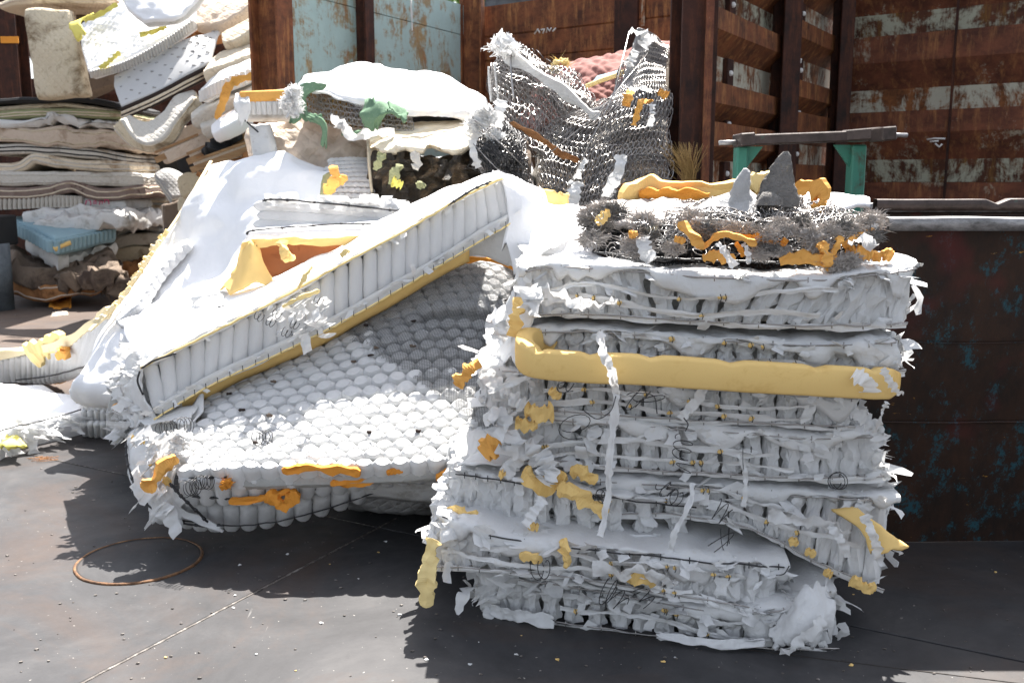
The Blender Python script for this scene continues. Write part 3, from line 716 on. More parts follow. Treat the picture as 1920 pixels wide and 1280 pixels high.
for st in ([(0,0),(.2,.7),(.7,.8),(.9,.2),(.8,-.1)],[(1.3,.5),(1.6,.75),(1.7,.2),(1.3,.2),(1.35,.5)],[(2.2,0),(2.3,.6),(2.7,.6),(2.6,.15)],[(3.0,.3),(3.1,.9),(3.6,.8),(3.7,.1)]):
    O('pink_scrawl',tube([px(160+a*12,384-b*11,DP-.17) for a,b in st],.008,4),PINK,th)
front('shredded white mattress draped over the blue core',[(40,396),(100,392),(170,390),(236,394)],26,DP-.3,1.4,W_dirty,amp=.08,sc=7,slope=-.02)
front('loose shredded fibre mattress bulging right over the blue pocket core',[(60,415),(120,408),(180,400),(246,398)],30,DP-.6,1.3,W_dirty,amp=.09,sc=7)
th,f=mattress('pale blue pocket-spring mattress cornered toward the viewer in the left stack',[[(102,448,12.9),(160,436,13.4),(216,424,14.0)],[(60,424,13.5),(110,415,14.0),(190,404,14.7)],[(14,408,14.2),(60,400,14.8),(150,392,15.3)]],.24,BLUEC,face='up',amp=.02)
pockets('pocket_spring',th,[px(18,410,14.1),px(60,430,13.5),px(100,452,12.86)],[px(18,432,14.1),px(60,452,13.5),px(100,475,12.86)],12,RIBB,rnd)
pockets('pocket_spring',th,[px(103,452,12.84),px(160,440,13.36),px(216,428,13.96)],[px(103,476,12.84),px(160,462,13.36),px(215,446,13.96)],14,RIBB,rnd)
O('foam_slab',sheet(surf([[(102,465,12.8),(132,452,13.0)],[(70,445,13.3),(95,436,13.4)],[(36,424,13.8),(58,420,13.9)]]),5,10,.01,5,.05,face='up'),FOAM,label='bright yellow foam slab lying along the blue mattress corner',cat='foam slab')
mattress('frayed white mattress hanging out beneath the blue one',[[(108,478,13.0),(160,468,13.5),(214,456,14.1)],[(48,446,13.9),(110,440,14.4),(190,430,15)]],.22,W_dirty,face='up',amp=.07,sc=6)
mattress('dark grey-brown mattress folded under the frayed white one',[[(25,480,13.2),(70,505,13.0),(130,500,13.2),(205,470,13.6)],[(20,455,14.2),(70,480,14.4),(130,470,14.4),(200,450,14.6)]],.28,TAUPE,face='up',amp=.07)
mattress('brown sagging mattress at the very bottom of the left stack',[[(22,505,13.3),(80,530,13.0),(140,520,13.0),(205,490,13.4)],[(20,480,14.4),(70,500,14.6),(130,495,14.4),(200,480,14.6)]],.27,CARD,face='up',amp=.08,pipe=BEIGE)
mattress('heap of dark rags beside the bottom brown mattress',[[(105,522,12.9),(150,508,12.8),(200,505,12.9),(235,520,13.0)],[(110,500,13.6),(150,492,13.6),(200,490,13.6),(230,500,13.6)]],.25,TAUPE,face='up',amp=.15,sc=5,name='rag_heap',cat='rags')
# black & grey things at the left edge
O('black_crate',box((px(2,430,13).x-.1,13,px(2,432,13).z),(.4,.5,.40),bev=.02),BLACKC,smooth=False,label='black plastic box at the left frame edge on the grey drum',cat='box')
O('grey_drum',tube([V((px(-2,500,12.8).x-.1,12.8,.0)),V((px(-2,500,12.8).x-.1,12.8,px(0,457,12.8).z))],.24,24),GBM,label='dented grey-blue drum cut off by the left frame edge',cat='drum')
# second column of the pile
DQ=15.0
front('small grey quilted mattress low in the second stack',[(210,440),(230,425),(265,418),(300,424)],14,DQ,1.5,GREY,pipe=W_old)
front('white plump mattress low in the second stack beside the white sheet',[(208,446),(240,438),(280,436),(318,437)],24,DQ-.1,1.5,W_old)
front('white mattress with a black smudge near the stack foot',[(210,468),(240,462),(280,462),(330,464)],28,DQ-.15,1.5,CREAM2)
front('dark taupe mattress wedged above the small grey one',[(250,400),(280,402),(315,408)],18,DQ-.2,1.4,TAUPE)
for y,l in((345,'upper one of three short cream mattress ends right of the damask'),(363,'middle one of three short cream mattress ends, half in shadow'),(384,'lowest one of three short cream mattress ends')):
    front(l,[(235,y),(270,y+1),(310,y+2)],15,DQ+.1,1.4,CREAM,pipe=W_old)
front('black patterned mattress in shadow between the two stacks',[(238,300),(280,296),(330,292)],36,DQ+.3,1.4,BLACKC)
front('brown mattress behind the black patterned one',[(238,272),(290,262),(345,252)],26,DQ+.4,1.4,CARD,amp=.06)
front('dusky beige mattress above the brown one',[(250,246),(300,240),(370,236)],20,DQ+.5,1.4,BEIGE,amp=.04)
front('crumpled brown mattress at the base of the second stack',[(205,494),(240,490),(290,492)],26,DQ-.4,1.2,CARD,amp=.1,sc=5)
mattress('little grey mattress leaning on its end before the cream ends',[[(325,372,13.6),(345,368,13.7),(368,360,13.9)],[(296,335,13.7),(325,330,13.8),(368,345,14.0)],[(288,322,13.8),(310,313,13.9),(350,325,14.1)]],.16,GREY,pipe=W_old,amp=.02)
mattress('grey-brown framed mattress standing half hidden by the white sheet',[[(308,430,13.4),(340,425,13.5),(370,420,13.7)],[(304,385,13.5),(340,373,13.6),(372,366,13.8)]],.14,TAUPE,pipe=BEIGE,amp=.02)
# rows above
mattress('upright cream mattress with brown water stains at the upper left',[[(66,181,12.9),(110,182,12.9),(162,174,12.9)],[(52,95,13.0),(90,95,12.95),(148,90,13.0)],[(41,14,13.1),(80,12,13.1),(133,15,13.2)]],.24,CREAM2,amp=.03,sc=2,r=.06)
front('pale cream mattress lying across the top left corner',[(-10,2),(40,-8),(110,-10),(215,-8)],14,13.3,1.6,CREAM,amp=.02,pipe=BEIGE)
mattress('dark mattress side between the cream one and white quilt',[[(165,178,13.8),(240,150,14)],[(140,20,14.2),(240,10,14.3)]],.2,TAUPE)
th,f=mattress('pale blue-white quilted mattress with torn lemon foam edges, tipped toward the viewer',[[(164,132,12.4),(230,112,12.3),(300,75,12.3),(362,35,12.5)],[(152,92,12.8),(220,65,12.7),(290,35,12.7),(350,0,12.9)],[(150,45,13.2),(215,8,13.1),(280,-10,13.2),(340,-30,13.3)]],.16,W_sheet,side=W_dirty,amp=.015,quilt=(.11,.012),r=.03,nu=60,nv=44)
O('foam_tear',sheet(surf([[(145,78,12.5),(160,62,12.4)],[(128,48,12.7),(150,40,12.6)],[(140,40,12.8),(175,24,12.7)]]),5,8,.02,4,.02,rag=.5),LEMON,th)
for (a,b) in(((186,128),(225,98)),((262,66),(312,50)),((158,40),(220,8))):
    O('foam_tear',ribbon([px(a[0],a[1],12.2),px((a[0]+b[0])/2,(a[1]+b[1])/2+2,12.2),px(b[0],b[1],12.25)],.07,V((0,-.3,1)),14,.03,a[0]),LEMON,th)
pockets('pocket_spring',th,[px(168,134,12.33),px(232,116,12.2),px(300,80,12.2),px(362,38,12.4)],[px(170,146,12.4),px(236,130,12.3),px(306,96,12.3),px(364,52,12.5)],38,[barrel(i,8,5,.06,W_dirty,rings=0) for i in range(2)],rnd)
mattress('big white mattress hanging over the top edge above the quilt',[[(268,38,12.0),(320,36,11.9),(350,20,12.0),(382,-20,12.2)],[(240,18,12.2),(290,5,12.1),(330,-10,12.2),(360,-40,12.4)],[(222,-10,12.4),(270,-25,12.4),(310,-35,12.4),(340,-60,12.6)]],.13,W_sheet,side=W_dirty,amp=.015,quilt=(.3,.008),nu=30,nv=24)
mattress('beige faded mattress resting in the top middle of the pile',[[(362,45,12.6),(412,44,12.4),(470,8,12.4)],[(372,5,12.9),(420,0,12.8),(490,-30,12.8)]],.18,BEIGE,amp=.02,quilt=(.25,.012),nu=30,nv=22)
mattress('cream mattress end with orange burn hole beside the rust post',[[(415,78,12.0),(440,72,11.9),(500,40,11.9)],[(412,62,12.2),(440,45,12.2),(500,15,12.2)]],.17,CREAM,amp=.02)
mattress('quilted cream mattress under the one with the burn hole',[[(380,138,11.7),(420,122,11.6),(505,90,11.6)],[(384,122,12.1),(420,95,12.1),(505,65,12.1)]],.2,CREAM,face='up',amp=.02,quilt=(.2,.01))
front('thin brown card sheet pinched between quilt and dotted mattress',[(268,95),(330,65),(420,45)],12,12.9,.8,CARD)
# dotted mattress with stripes
rows=[[(226,200,12.0),(290,172,11.9),(350,140,11.9),(392,118,12.0)],[(214,165,12.3),(280,132,12.2),(345,98,12.2),(405,72,12.3)],[(212,142,12.5),(275,110,12.4),(340,76,12.4),(412,54,12.5)]]
th,f=mattress('satin dotted mattress with dark brown and cream striped border',rows,.05,SATIN,side=SATIN,amp=.01,r=.02)
sp_i=0
for (a,b,mm) in((0,8,STRIPE),(8,14,CREAM),(14,17,STRIPE),(17,21,CREAM),(21,24,STRIPE)):
    r0=[(226,202+a,12.0-.0),(290,174+a,11.9),(350,142+a,11.9),(394,120+a,12.0)]; r1=[(x+2,y+b-a-.6,d+.0) for x,y,d in r0]
    O('border_stripe',sheet(surf([r1,r0]),14,2,.004,4,.05,face='cam'),mm,th)
SATD=cloth('dot_thread',(.34,.34,.34),(.26,.26,.26),sc=9)
for j in range(6):
    for i in range(7):
        u=(i+.5+.5*(j%2)+rnd.uniform(-.12,.12))/7.5; v=(j+.5+rnd.uniform(-.1,.1))/6
        if u>.98: continue
        p=f(u,v)+nrm(f,u,v)*fsign(f,'cam')*.012
        O('woven_dot',ribbon([p,p+V((.02,0,.005)),p+V((.045,0,-.004))],(.018+.01*((i*7+j*3)%3)/2),V((0,0,1)),4,.003,i*7+j),SATD,th)
mattress('saddle-bent grey-white mattress sliding under the striped border',[[(228,222,11.6),(262,262,11.5),(300,262,11.4),(330,220,11.5),(362,182,11.7)],[(240,212,11.9),(272,228,11.8),(300,212,11.8),(330,180,11.9),(366,168,12.0)]],.17,W_old,side=CREAM2,amp=.02,pipe=CREAM2)
th,f=mattress('white pocket-spring mattress with toothed edge beside the rust post',[[(372,178,11.4),(420,152,11.3),(505,120,11.3)],[(372,168,11.7),(420,128,11.6),(505,98,11.6)]],.16,W_pocket,amp=.02)
pockets('pocket_spring',th,[px(374,172,11.3),px(420,148,11.2),px(505,116,11.2)],[px(376,192,11.3),px(424,172,11.2),px(505,140,11.2)],16,RIBW,rnd)
mattress('off-white mattress sloping below the toothed-edge one',[[(356,222,11.4),(420,190,11.3),(500,150,11.3)],[(360,205,11.9),(420,172,11.8),(500,140,11.8)]],.17,W_old,amp=.03)
mattress('white thin mattress under the sloping off-white one',[[(375,240,11.3),(430,215,11.2),(500,180,11.2)],[(372,222,11.8),(430,195,11.8),(500,160,11.7)]],.16,W_old,amp=.03)
mattress('rounded white mattress end pointing down at the wooden crates',[[(394,250,10.8),(420,240,10.7),(480,205,10.8)],[(392,235,11.1),(420,215,11.0),(478,185,11.1)]],.16,W_sheet,amp=.02)
O('foam_edge',ribbon(poly([px(408,225,11.0),px(418,190,10.9),px(430,160,10.8),(px(450,150,10.8)),px(496,138,10.8)],8),.13,V((0,-.3,1)),26,.03,4,twist=.4),FOAMA,label='amber foam edging peeled off a mattress above the white end',cat='foam strip')
# broken box-springs (wooden)
def boxspring(label,a,b,w,h,d2):
    th=thing('broken_box_spring',label,'box spring',(a+b)/2-V((0,0,.1)))
    O('cover',beam(a,b,w,h,bev=.02),BEIGE,th,smooth=False)
    O('frame_rail',beam(a+V((0,-w/2-.012,-.03)),b+V((0,-w/2-.012,-.03)),.02,.07),WOOD,th,smooth=False)
    O('frame_rail',beam(a+V((0,-w/2-.012,.06)),b+V((0,-w/2-.012,.05)),.02,.03),WOOD,th,smooth=False)
    return th
boxspring('broken beige box spring with bare wood rail sticking out left',px(306,297,11.6),px(385,262,11.8),.5,.16,0)
boxspring('rust-brown box spring frame behind the beige one',px(365,300,11.3),px(478,250,11.4),.5,.14,0)
boxspring('third wooden box spring sliding under the white end',px(372,315,11.1),px(480,275,11.2),.5,.14,0)
mattress('brown cardboard sheet folded below the box springs',[[(372,322,10.8),(420,318,10.8),(480,290,10.9)],[(368,290,11.2),(420,280,11.2),(480,262,11.2)]],.06,CARD,amp=.08,sc=4,name='cardboard_sheet',cat='cardboard')
mattress('crumpled black and pink cloth bundle caught on the wood',[[(375,290,11.0),(395,285,10.9),(440,250,11.0)],[(378,272,11.1),(400,258,11.1),(438,240,11.1)]],.1,BLACKC,amp=.1,sc=5,name='cloth_bundle',cat='cloth')
front('beige mattress in the dark behind the wood frames',[(320,240),(370,232),(460,222)],34,12.6,1.5,BEIGE,amp=.04)
front('shadowed cream mattress deep behind the small grey one',[(330,330),(370,322),(440,300)],40,12.8,1.4,CREAM2,amp=.04)
front('stained mattress at the back behind the framed one',[(330,372),(370,366),(440,350)],40,13.0,1.4,CREAM2,amp=.04)
# debris on the back floor
O('foam_scrap',sheet(surf([[gp(92,576),gp(112,580),gp(134,577)],[gp(95,570)+V((0,0,.12)),gp(112,568)+V((0,0,.05)),gp(134,566)+V((0,0,.13))]]),8,5,.04,4,.015,rag=.5),FOAMO,label='rusty orange scrap of foam lying alone on the back floor',cat='foam scrap')
O('paper_scrap',sheet(surf([[gp(94,594),gp(128,590)],[gp(98,588)+V((0,0,.02)),gp(126,586)+V((0,0,.02))]]),6,3,.01,4,.004,rag=.4),BEIGE,label='flat pale pink scrap on the floor near the orange foam',cat='scrap')
l=[]
for i in range(9):
    a=gp(48+i*4+rnd.uniform(-4,4),862+rnd.uniform(-3,3),.006); l.append(tube([a,a+V((rnd.uniform(.06,.12),rnd.uniform(0,.06),.004))],.002,3))
O('straw_scrap',merge(l),CARD,label='few reddish straws lying on the floor left of the mattress',cat='straws',kind='stuff')
l=[]
for i in range(520):
    y=rnd.uniform(560,1275); x=rnd.uniform(0,1920); g=gp(x,y); 
    s=rnd.uniform(.003,.009)*(1+.12*max(0,g.y-4)); l.append(crumple(g+V((0,0,s*.3)),(s*2,s*1.4,s*.8),i,5,3,.3))
O('litter_crumbs',merge(l),WELD,kind='stuff',label='fine pale crumbs of litter scattered over the floor plates',cat='litter',smooth=False)
for k_,(mt_,lb_) in enumerate(((FOAM,'tiny yellow foam crumbs strewn on the floor round the stack'),(W_paper,'small torn white cloth flecks strewn on the floor in front'))):
    l=[]
    for i in range(14 if k_==0 else 30):
        g=gp(rnd.gauss(1000,420),rnd.uniform(860,1270)); s=rnd.uniform(.003,.008); l.append(crumple(g+V((0,0,s*.4)),(s*2.4,s*1.6,s*.9),i,6,4,.5))
    O('foam_crumbs' if k_==0 else 'cloth_flecks',merge(l),mt_,kind='stuff',label=lb_,cat='litter',smooth=False)
l=[]
for i in range(260):
    x=rnd.uniform(180,320) if i%2 else rnd.uniform(20,330); y=rnd.uniform(505,552); g=gp(x,y); s=rnd.uniform(.02,.09)
    l.append(crumple(g+V((0,0,s*.3)),(s*2,s*1.4,s*.9),i,6,4,.4))
O('debris',merge(l),TAUPE,kind='stuff',label='dark torn debris along the foot of the old mattress pile',cat='debris',smooth=False)
# ================================================================== THE WHITE HEAP (middle)
TOPP=[barrel(i+20,16,8,.045,W_pocket,lens=.16,dome=.16) for i in range(6)]
SIDEP=[barrel(i+40,14,8,.05,W_pocket,rings=1) for i in range(5)]
PLAIN=[barrel(i+60,12,8,.05,W_pocket,rings=0) for i in range(5)]
def fluff(c,r,n,mat,parent,name='fibre_tuft',seed=0,L=1.0,label=None,cat=None,core=True,w=.0022):
    rg=random.Random(seed); l=[]
    w=min(w,.0024); n=int(n*2.6)
    if core and mat is W_paper:
        for k in range(17):
            d=V((rg.gauss(0,1),rg.gauss(0,1)-.4,rg.gauss(0,1)-.3)).normalized(); q=V((rg.gauss(0,1),rg.gauss(0,.5),rg.gauss(0,1))); q=(q-d*q.dot(d)).normalized()
            l.append(flap(V(c)+V((rg.gauss(0,.3),rg.gauss(0,.2),rg.gauss(0,.35)))*r,d,q,d.cross(q),r*rg.uniform(.6,1.2),r*rg.uniform(.6,1.1),rg,6))
    elif core:
        for k in range(4): l.append(crumple(V(c)+V((rg.gauss(0,.35),rg.gauss(0,.2),rg.gauss(0,.35)))*r,(r*1.5,r*.8,r*.75),seed+k*3,15,10,.5))
    for i in range(n):
        d=V((rg.gauss(0,1),rg.gauss(0,1),rg.gauss(0,1))).normalized(); p=V(c)+V((d.x*r*rg.uniform(.4,1.35),d.y*r*.6,d.z*r*rg.uniform(.3,.8)))
        e=V((rg.gauss(0,1),rg.gauss(0,1),rg.gauss(0,1)))*.6; q=(d*.35+V((e.x*1.6,e.y,e.z)))*r*L*rg.uniform(.3,.8)*(.55 if mat is W_paper else 1)
        s=q.cross(V((.3,.8,.2))).normalized()*w*rg.uniform(.6,1.8)
        b=p+q*.5+V((rg.gauss(0,.15),rg.gauss(0,.15),rg.gauss(0,.15)))*r
        l.append(([p-s,p+s,b+s*.8,b-s*.8,p+q],[(0,1,2,3),(3,2,4)]))
    return O(name,merge(l),mat,parent,smooth=True,label=label,cat=cat,kind='stuff' if parent is None else None)
def foambit(parent,pts,w,th,mat,seed,name='foam_strip',n=14,wd=None,label=None,cat=None):
    n=int(n*1.7); w*=1.12
    """thick foam strip with irregular edges"""
    c=poly(P(pts) if not isinstance(pts[0],Vector) else pts,n); vs=[];fs=[];K=6
    for i,p in enumerate(c):
        t=i/(n-1); tan=(c[min(i+1,n-1)]-c[max(0,i-1)]).normalized()
        wv=wd or V((0,-.2,1)); a=(wv-tan*wv.dot(tan)).normalized(); b=tan.cross(a)
        W=w*(.8+.7*fbm((t*3.5,seed,0),1,3)); T=th*(.9+.5*fbm((t*3,seed,9),1,2))
        if i in(0,n-1): W*=.6
        cv=b*W*.35*fbm((t*2.5,seed,4),1,2)
        for (x,y) in((-.5,-.5),(-.5,.5),(0,.55),(.5,.5),(.5,-.5),(0,-.45)):
            vs.append(p+a*W*(x+.36*fbm((t*4.5,x*4,seed),1,3))+b*T*.8*(y+.3*fbm((t*5,y*3,seed+3),1,2))+cv*(1 if abs(x)>.1 else -.6))
    for i in range(n-1):
        for k in range(K):
            k2=(k+1)%K; fs.append((i*K+k,i*K+k2,(i+1)*K+k2,(i+1)*K+k))
    fs.append(tuple(range(K))[::-1]); fs.append(tuple((n-1)*K+k for k in range(K)))
    return O(name,(vs,fs),mat,parent,smooth=False,label=label,cat=cat)
def wirepoly(parent,pts,r=.004,n=30,name='frame_wire',clips=0,mat=None,wob=.004,seed=0):
    c=poly(P(pts),n); c=[p+V((0,0,wob*fbm((i*.3,seed,1),1,2))) for i,p in enumerate(c)]
    l=[tube(c,r,5)]
    if clips:
        for i in range(clips):
            p=cr(c,(i+.5)/clips); q=cr(c,min(1,(i+.5)/clips+.01)); d=(q-p).normalized()
            l.append(tube([p-d*.007,p+d*.007],r*1.6,5))
    return O(name,merge(l),mat or WIRE,parent)
# --- A : the big curved pocket-spring core -------------------------
A=thing('pocket_spring_core','large bulging pocket-spring core with rows of white cells facing up, partly under black netting','spring core',gp(600,985))
rA=[[(332,887,4.15),(500,880,4.07),(690,874,4.03),(870,866,4.03),(1030,850,4.06)],
    [(334,806,4.46),(510,796,4.38),(700,782,4.33),(880,768,4.33),(1040,762,4.36)],
    [(366,738,4.84),(530,705,4.76),(710,672,4.72),(880,660,4.72),(1045,690,4.72)],
    [(440,680,5.10),(590,628,5.04),(750,575,5.0),(900,555,4.99),(1040,610,4.95)],
    [(520,640,5.32),(660,566,5.30),(800,506,5.28),(915,488,5.25),(1020,540,5.15)],
    [(560,640,5.55),(690,570,5.58),(820,520,5.62),(925,505,5.57),(1020,560,5.5)]]
fA=surf(rA); sA=fsign(fA,'cam')
NR,NC=29,21; cnt=0; far_l=[]
tm=TOPP
for j in range(NR):
    v=(j+.45)/NR
    for i in range(NC):
        u=(i+.5+(.5 if j%2 else 0))/(NC+.5)
        if u>.93: continue
        # hidden beneath the folded mattress or behind the stack: leave out
        p=fA(u,v); n=nrm(fA,u,v)*sA
        du=(fA(min(1,u+.01),v)-fA(max(0,u-.01),v)).normalized(); x=(du-n*du.dot(n)).normalized()
        y=n.cross(x); wu=(fA(min(1,u+.5/NC),v)-fA(max(0,u-.5/NC),v)).length/(min(1,u+.5/NC)-max(0,u-.5/NC))/(NC+.5)*.5
        wv=(fA(u,min(1,v+.5/NR))-fA(u,max(0,v-.5/NR))).length*.5
        if i==0 and j in(7,8,11,14,15): continue
        tl=rnd.gauss(0,.07); tl2=rnd.gauss(0,.06)-.10; n2=(n+x*tl+y*tl2).normalized(); x2=(x-n2*x.dot(n2)).normalized(); y2=n2.cross(x2)
        p=p+n*rnd.uniform(-.006,.006); hw=wu*1.04; hv=wv*1.16; H=.115
        b=p-n2*H
        M=Matrix(((x2.x*hw,y2.x*hv,n2.x*H,b.x),(x2.y*hw,y2.y*hv,n2.y*H,b.y),(x2.z*hw,y2.z*hv,n2.z*H,b.z),(0,0,0,1)))
        inst('pocket_spring',rnd.choice(tm),M,A); cnt+=1
        if cnt>=300: break
    if cnt>=300: break
print('A pockets',cnt,j)
j0=j+1
if j0<NR:
    fs_l=[]
    for jj in range(j0,NR):
        v=(jj+.45)/NR
        for i in range(NC):
            u=(i+.5+(.5 if jj%2 else 0))/(NC+.5)
            if u>.93: continue
            p=fA(u,v); n=nrm(fA,u,v)*sA; x=(fA(min(1,u+.01),v)-fA(max(0,u-.01),v)).normalized(); y=n.cross(x)
            wu=(fA(min(1,u+.5/NC),v)-fA(max(0,u-.5/NC),v)).length/(min(1,u+.5/NC)-max(0,u-.5/NC))/(NC+.5)*.5
            wv=(fA(u,min(1,v+.5/NR))-fA(u,max(0,v-.5/NR))).length*.5
            me=rnd.choice(TOPP); c0=p-n*.09
            fs_l.append(([c0+x*q.co.x*wu*1.04+y*q.co.y*wv*1.16+n*q.co.z*.09 for q in me.vertices],[tuple(q.vertices) for q in me.polygons]))
    O('pocket_springs',merge(fs_l),W_pocket,A,kind='stuff')
g_=lambda u,v:fA(u,v)-nrm(fA,u,v)*sA*.055
vs,fs,mi,_,_=slabmesh(g_,.07,20,20,.03,'cam',.006,5)
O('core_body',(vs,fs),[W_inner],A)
# netting
def netsheet(name,f,nu,nv,mat,parent,lift,su,sv,amp=.006,holes=0,edge=None,seed=0):
    sg=fsign(f,'cam'); vs=[];fs=[];uv=[]
    for j in range(nv+1):
        for i in range(nu+1):
            u=i/nu;v=j/nv; p=f(u,v); vs.append(p+nrm(f,u,v)*sg*(lift+amp*fbm(p,6,3))); uv.append((u*su,v*sv))
    for j in range(nv):
        for i in range(nu):
            u=(i+.5)/nu; v=(j+.5)/nv
            if edge and not edge(u,v): continue
            fs.append((j*(nu+1)+i,j*(nu+1)+i+1,(j+1)*(nu+1)+i+1,(j+1)*(nu+1)+i))
    return O(name,(vs,fs),mat,parent,uv=uv)
lu,lv=sizes(fA)
# photo: edge of the netting runs from (640,690) over (880,770)-(970,850)
def ed(u,v):
    k=.13*fbm((u*5,v*5,1),1,3)*.35
    return v> (.80-.43*min(1,max(0,(u-.18)/.35)) if u<.53 else .37-.30*max(0,(u-.53)/.30)) + k
netsheet('net_cover',fA,90,90,NET,A,.016,lu/.0085,lv/.0085,edge=ed)
px_keep=px
px=lambda x,y,d:px_keep(x,y,d-.17)
# lower front rows
pockets('pocket_spring',A,P([(333,890,4.34),(520,890,4.30),(700,880,4.28),(862,872,4.28)]),P([(345,940,4.42),(520,932,4.40),(690,905,4.38),(862,886,4.36)]),17,SIDEP,rnd,wf=1.12,jit=.1)
pockets('pocket_spring',A,P([(300,925,4.50),(400,945,4.48),(540,938,4.46),(690,905,4.44)]),P([(292,968,4.60),(400,986,4.58),(540,972,4.56),(690,928,4.52)]),13,SIDEP,rnd,wf=1.12,jit=.1)
O('core_under',sheet(surf([[(560,930,4.55),(700,915,4.5),(880,880,4.45),(990,850,4.4)],[(640,950,4.75),(740,960,4.7),(880,952,4.7),(1000,940,4.7)],[(660,950,5.1),(760,950,5.2),(880,950,5.2),(1000,940,5.2)]]),24,12,.03,4,.01,face='cam'),GREY,A)
O('cover_edge',sheet(surf([[(590,905,4.40),(700,893,4.35),(860,880,4.32),(960,868,4.3)],[(620,925,4.5),(720,935,4.48),(860,945,4.48),(990,940,4.45)]]),24,6,.015,5,.008,face='cam'),W_dirty,A)
# left rolled end
O('rolled_end',sheet(surf([[(300,975,4.45),(340,978,4.42),(420,985,4.42)],[(262,930,4.55),(300,935,4.45),(350,950,4.42)],[(240,870,4.7),(275,880,4.56),(335,900,4.42)],[(250,812,4.85),(285,825,4.7),(340,840,4.52)],[(285,775,4.95),(320,780,4.85),(372,765,4.7)]]),22,26,.05,5,.01,rag=.25),W_paper,A)
rg=random.Random(3); L=[]
for i in range(30):
    y=rg.uniform(790,970); x=rg.uniform(250,335)+max(0,(y-900)*.5); L.append(flap(px(x,y,4.55-(y-800)*.0012),V((rg.uniform(-1,1),-.2,rg.uniform(-1,1))),V((.7,0,.7)).normalized(),V((0,-1,.2)),rg.uniform(.05,.13),rg.uniform(.04,.10),rg))
O('torn_cloth',merge(L),W_paper,A,smooth=True,kind='stuff')
O('torn_corner',sheet(surf([[(275,985,4.45),(300,975,4.42),(345,980,4.42)],[(285,945,4.45),(300,940,4.42),(335,955,4.42)]]),8,6,.03,8,.004,rag=.6),W_paper,A)
O('torn_corner',sheet(surf([[(252,800,4.75),(300,790,4.66),(355,795,4.6)],[(262,770,4.9),(300,768,4.85),(372,760,4.75)]]),10,6,.02,8,.004,rag=.5),W_paper,A)
wirepoly(A,[(330,896,4.33),(450,893,4.3),(600,880,4.27),(760,872,4.25),(880,870,4.25),(960,862,4.28)],.0045,60,clips=22)
wirepoly(A,[(236,830,4.75),(240,870,4.66),(262,930,4.5),(310,968,4.42),(370,985,4.4),(420,984,4.4)],.005,50,clips=12)
wirepoly(A,[(318,905,4.33),(345,935,4.33),(390,978,4.38)],.0055,24,clips=6)
wirepoly(A,[(360,930,4.36),(480,934,4.35),(620,910,4.34),(800,872,4.3)],.0045,40,clips=14)
wirepoly(A,[(340,975,4.42),(450,985,4.45),(560,968,4.45),(700,925,4.45)],.0035,40)
FB=[([(268,915,4.3),(290,900,4.3),(308,875,4.32),(330,855,4.35)],.055,.035,FOAMA),([(530,882,4.22),(575,876,4.2),(630,880,4.2),(676,885,4.2)],.04,.03,FOAMO),
    ([(620,905,4.25),(680,903,4.25),(745,882,4.25)],.035,.03,FOAMO),([(430,940,4.32),(500,932,4.3),(545,918,4.3)],.03,.03,FOAMO),([(500,925,4.3),(530,945,4.28),(560,925,4.28)],.06,.04,FOAMO),
    ([(820,900,4.2),(845,878,4.2),(868,868,4.2)],.035,.03,FOAMO),([(415,915,4.3),(432,905,4.28)],.03,.02,FOAMO),([(725,885,4.22),(755,880,4.22)],.03,.02,FOAMO),
    ([(250,828,4.6),(268,822,4.6)],.04,.03,FOAM),([(278,868,4.5),(290,862,4.5)],.035,.03,FOAM),([(308,905,4.36),(318,898,4.36)],.035,.03,FOAM)]
for i,(p,w_,t_,mm) in enumerate(FB): foambit(A,p,w_,t_,mm,i*3+1)
px=px_keep
# orange piping over the crest
foambit(A,[(800,502,5.12),(850,490,5.1),(905,486,5.1),(950,495,5.02),(990,520,4.95)],.022,.03,FOAMO,77,n=22)
px=lambda x,y,d:px_keep(x,y,d-.17)
for i,(x,y,d,rr) in enumerate([(480,822,4.35,.03),(345,915,4.28,.035),(370,905,4.27,.03),(330,800,4.5,.04),(300,805,4.6,.035)]):
    O('loose_spring',helix(px(x,y,d),(1,-.4,.2),rr,4.5,.018,.0018,i),WIRE,A)
fluff(px(338,822,4.42),.045,160,W_paper,A,seed=1); fluff(px(318,855,4.38),.04,120,W_paper,A,seed=2); fluff(px(425,905,4.26),.02,60,FOAMO,A,seed=5)
px=px_keep
rg=random.Random(11)
for i in range(16):
    u=rg.uniform(.1,.85);v=rg.uniform(.1,.62); p=fA(u,v)+nrm(fA,u,v)*sA*.02
    O('grit_spot',crumple(p,(.03,.02,.014),i,7,4,.5),STRIPE if i%3 else TAUPE,A)
# --- B : folded mattress with its long ribbed side towards us ----------
B=thing('pocket_spring_mattress','long ribbed white mattress sloping up to the right, pale foam under its edge','mattress',V((px(560,640,4.8).x,4.8,px(560,640,4.8).z-.4)))
tB_=[(266,688,4.62),(400,622,4.71),(520,562,4.80),(640,496,4.88),(760,432,4.95),(860,374,5.0),(942,334,5.04)]
mB_=[(288,772,4.58),(395,708,4.67),(520,650,4.76),(640,590,4.84),(760,522,4.91),(860,462,4.97),(965,400,5.0)]
pockets('pocket_spring',B,P(tB_),P(mB_),27,SIDEP,rnd,dep=.8,wf=1.05,jit=.12)
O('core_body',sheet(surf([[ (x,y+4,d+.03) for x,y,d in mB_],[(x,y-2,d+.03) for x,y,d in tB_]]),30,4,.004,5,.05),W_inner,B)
def off(pts,dx,dy,dd): return [(x+dx,y+dy,d+dd) for x,y,d in pts]
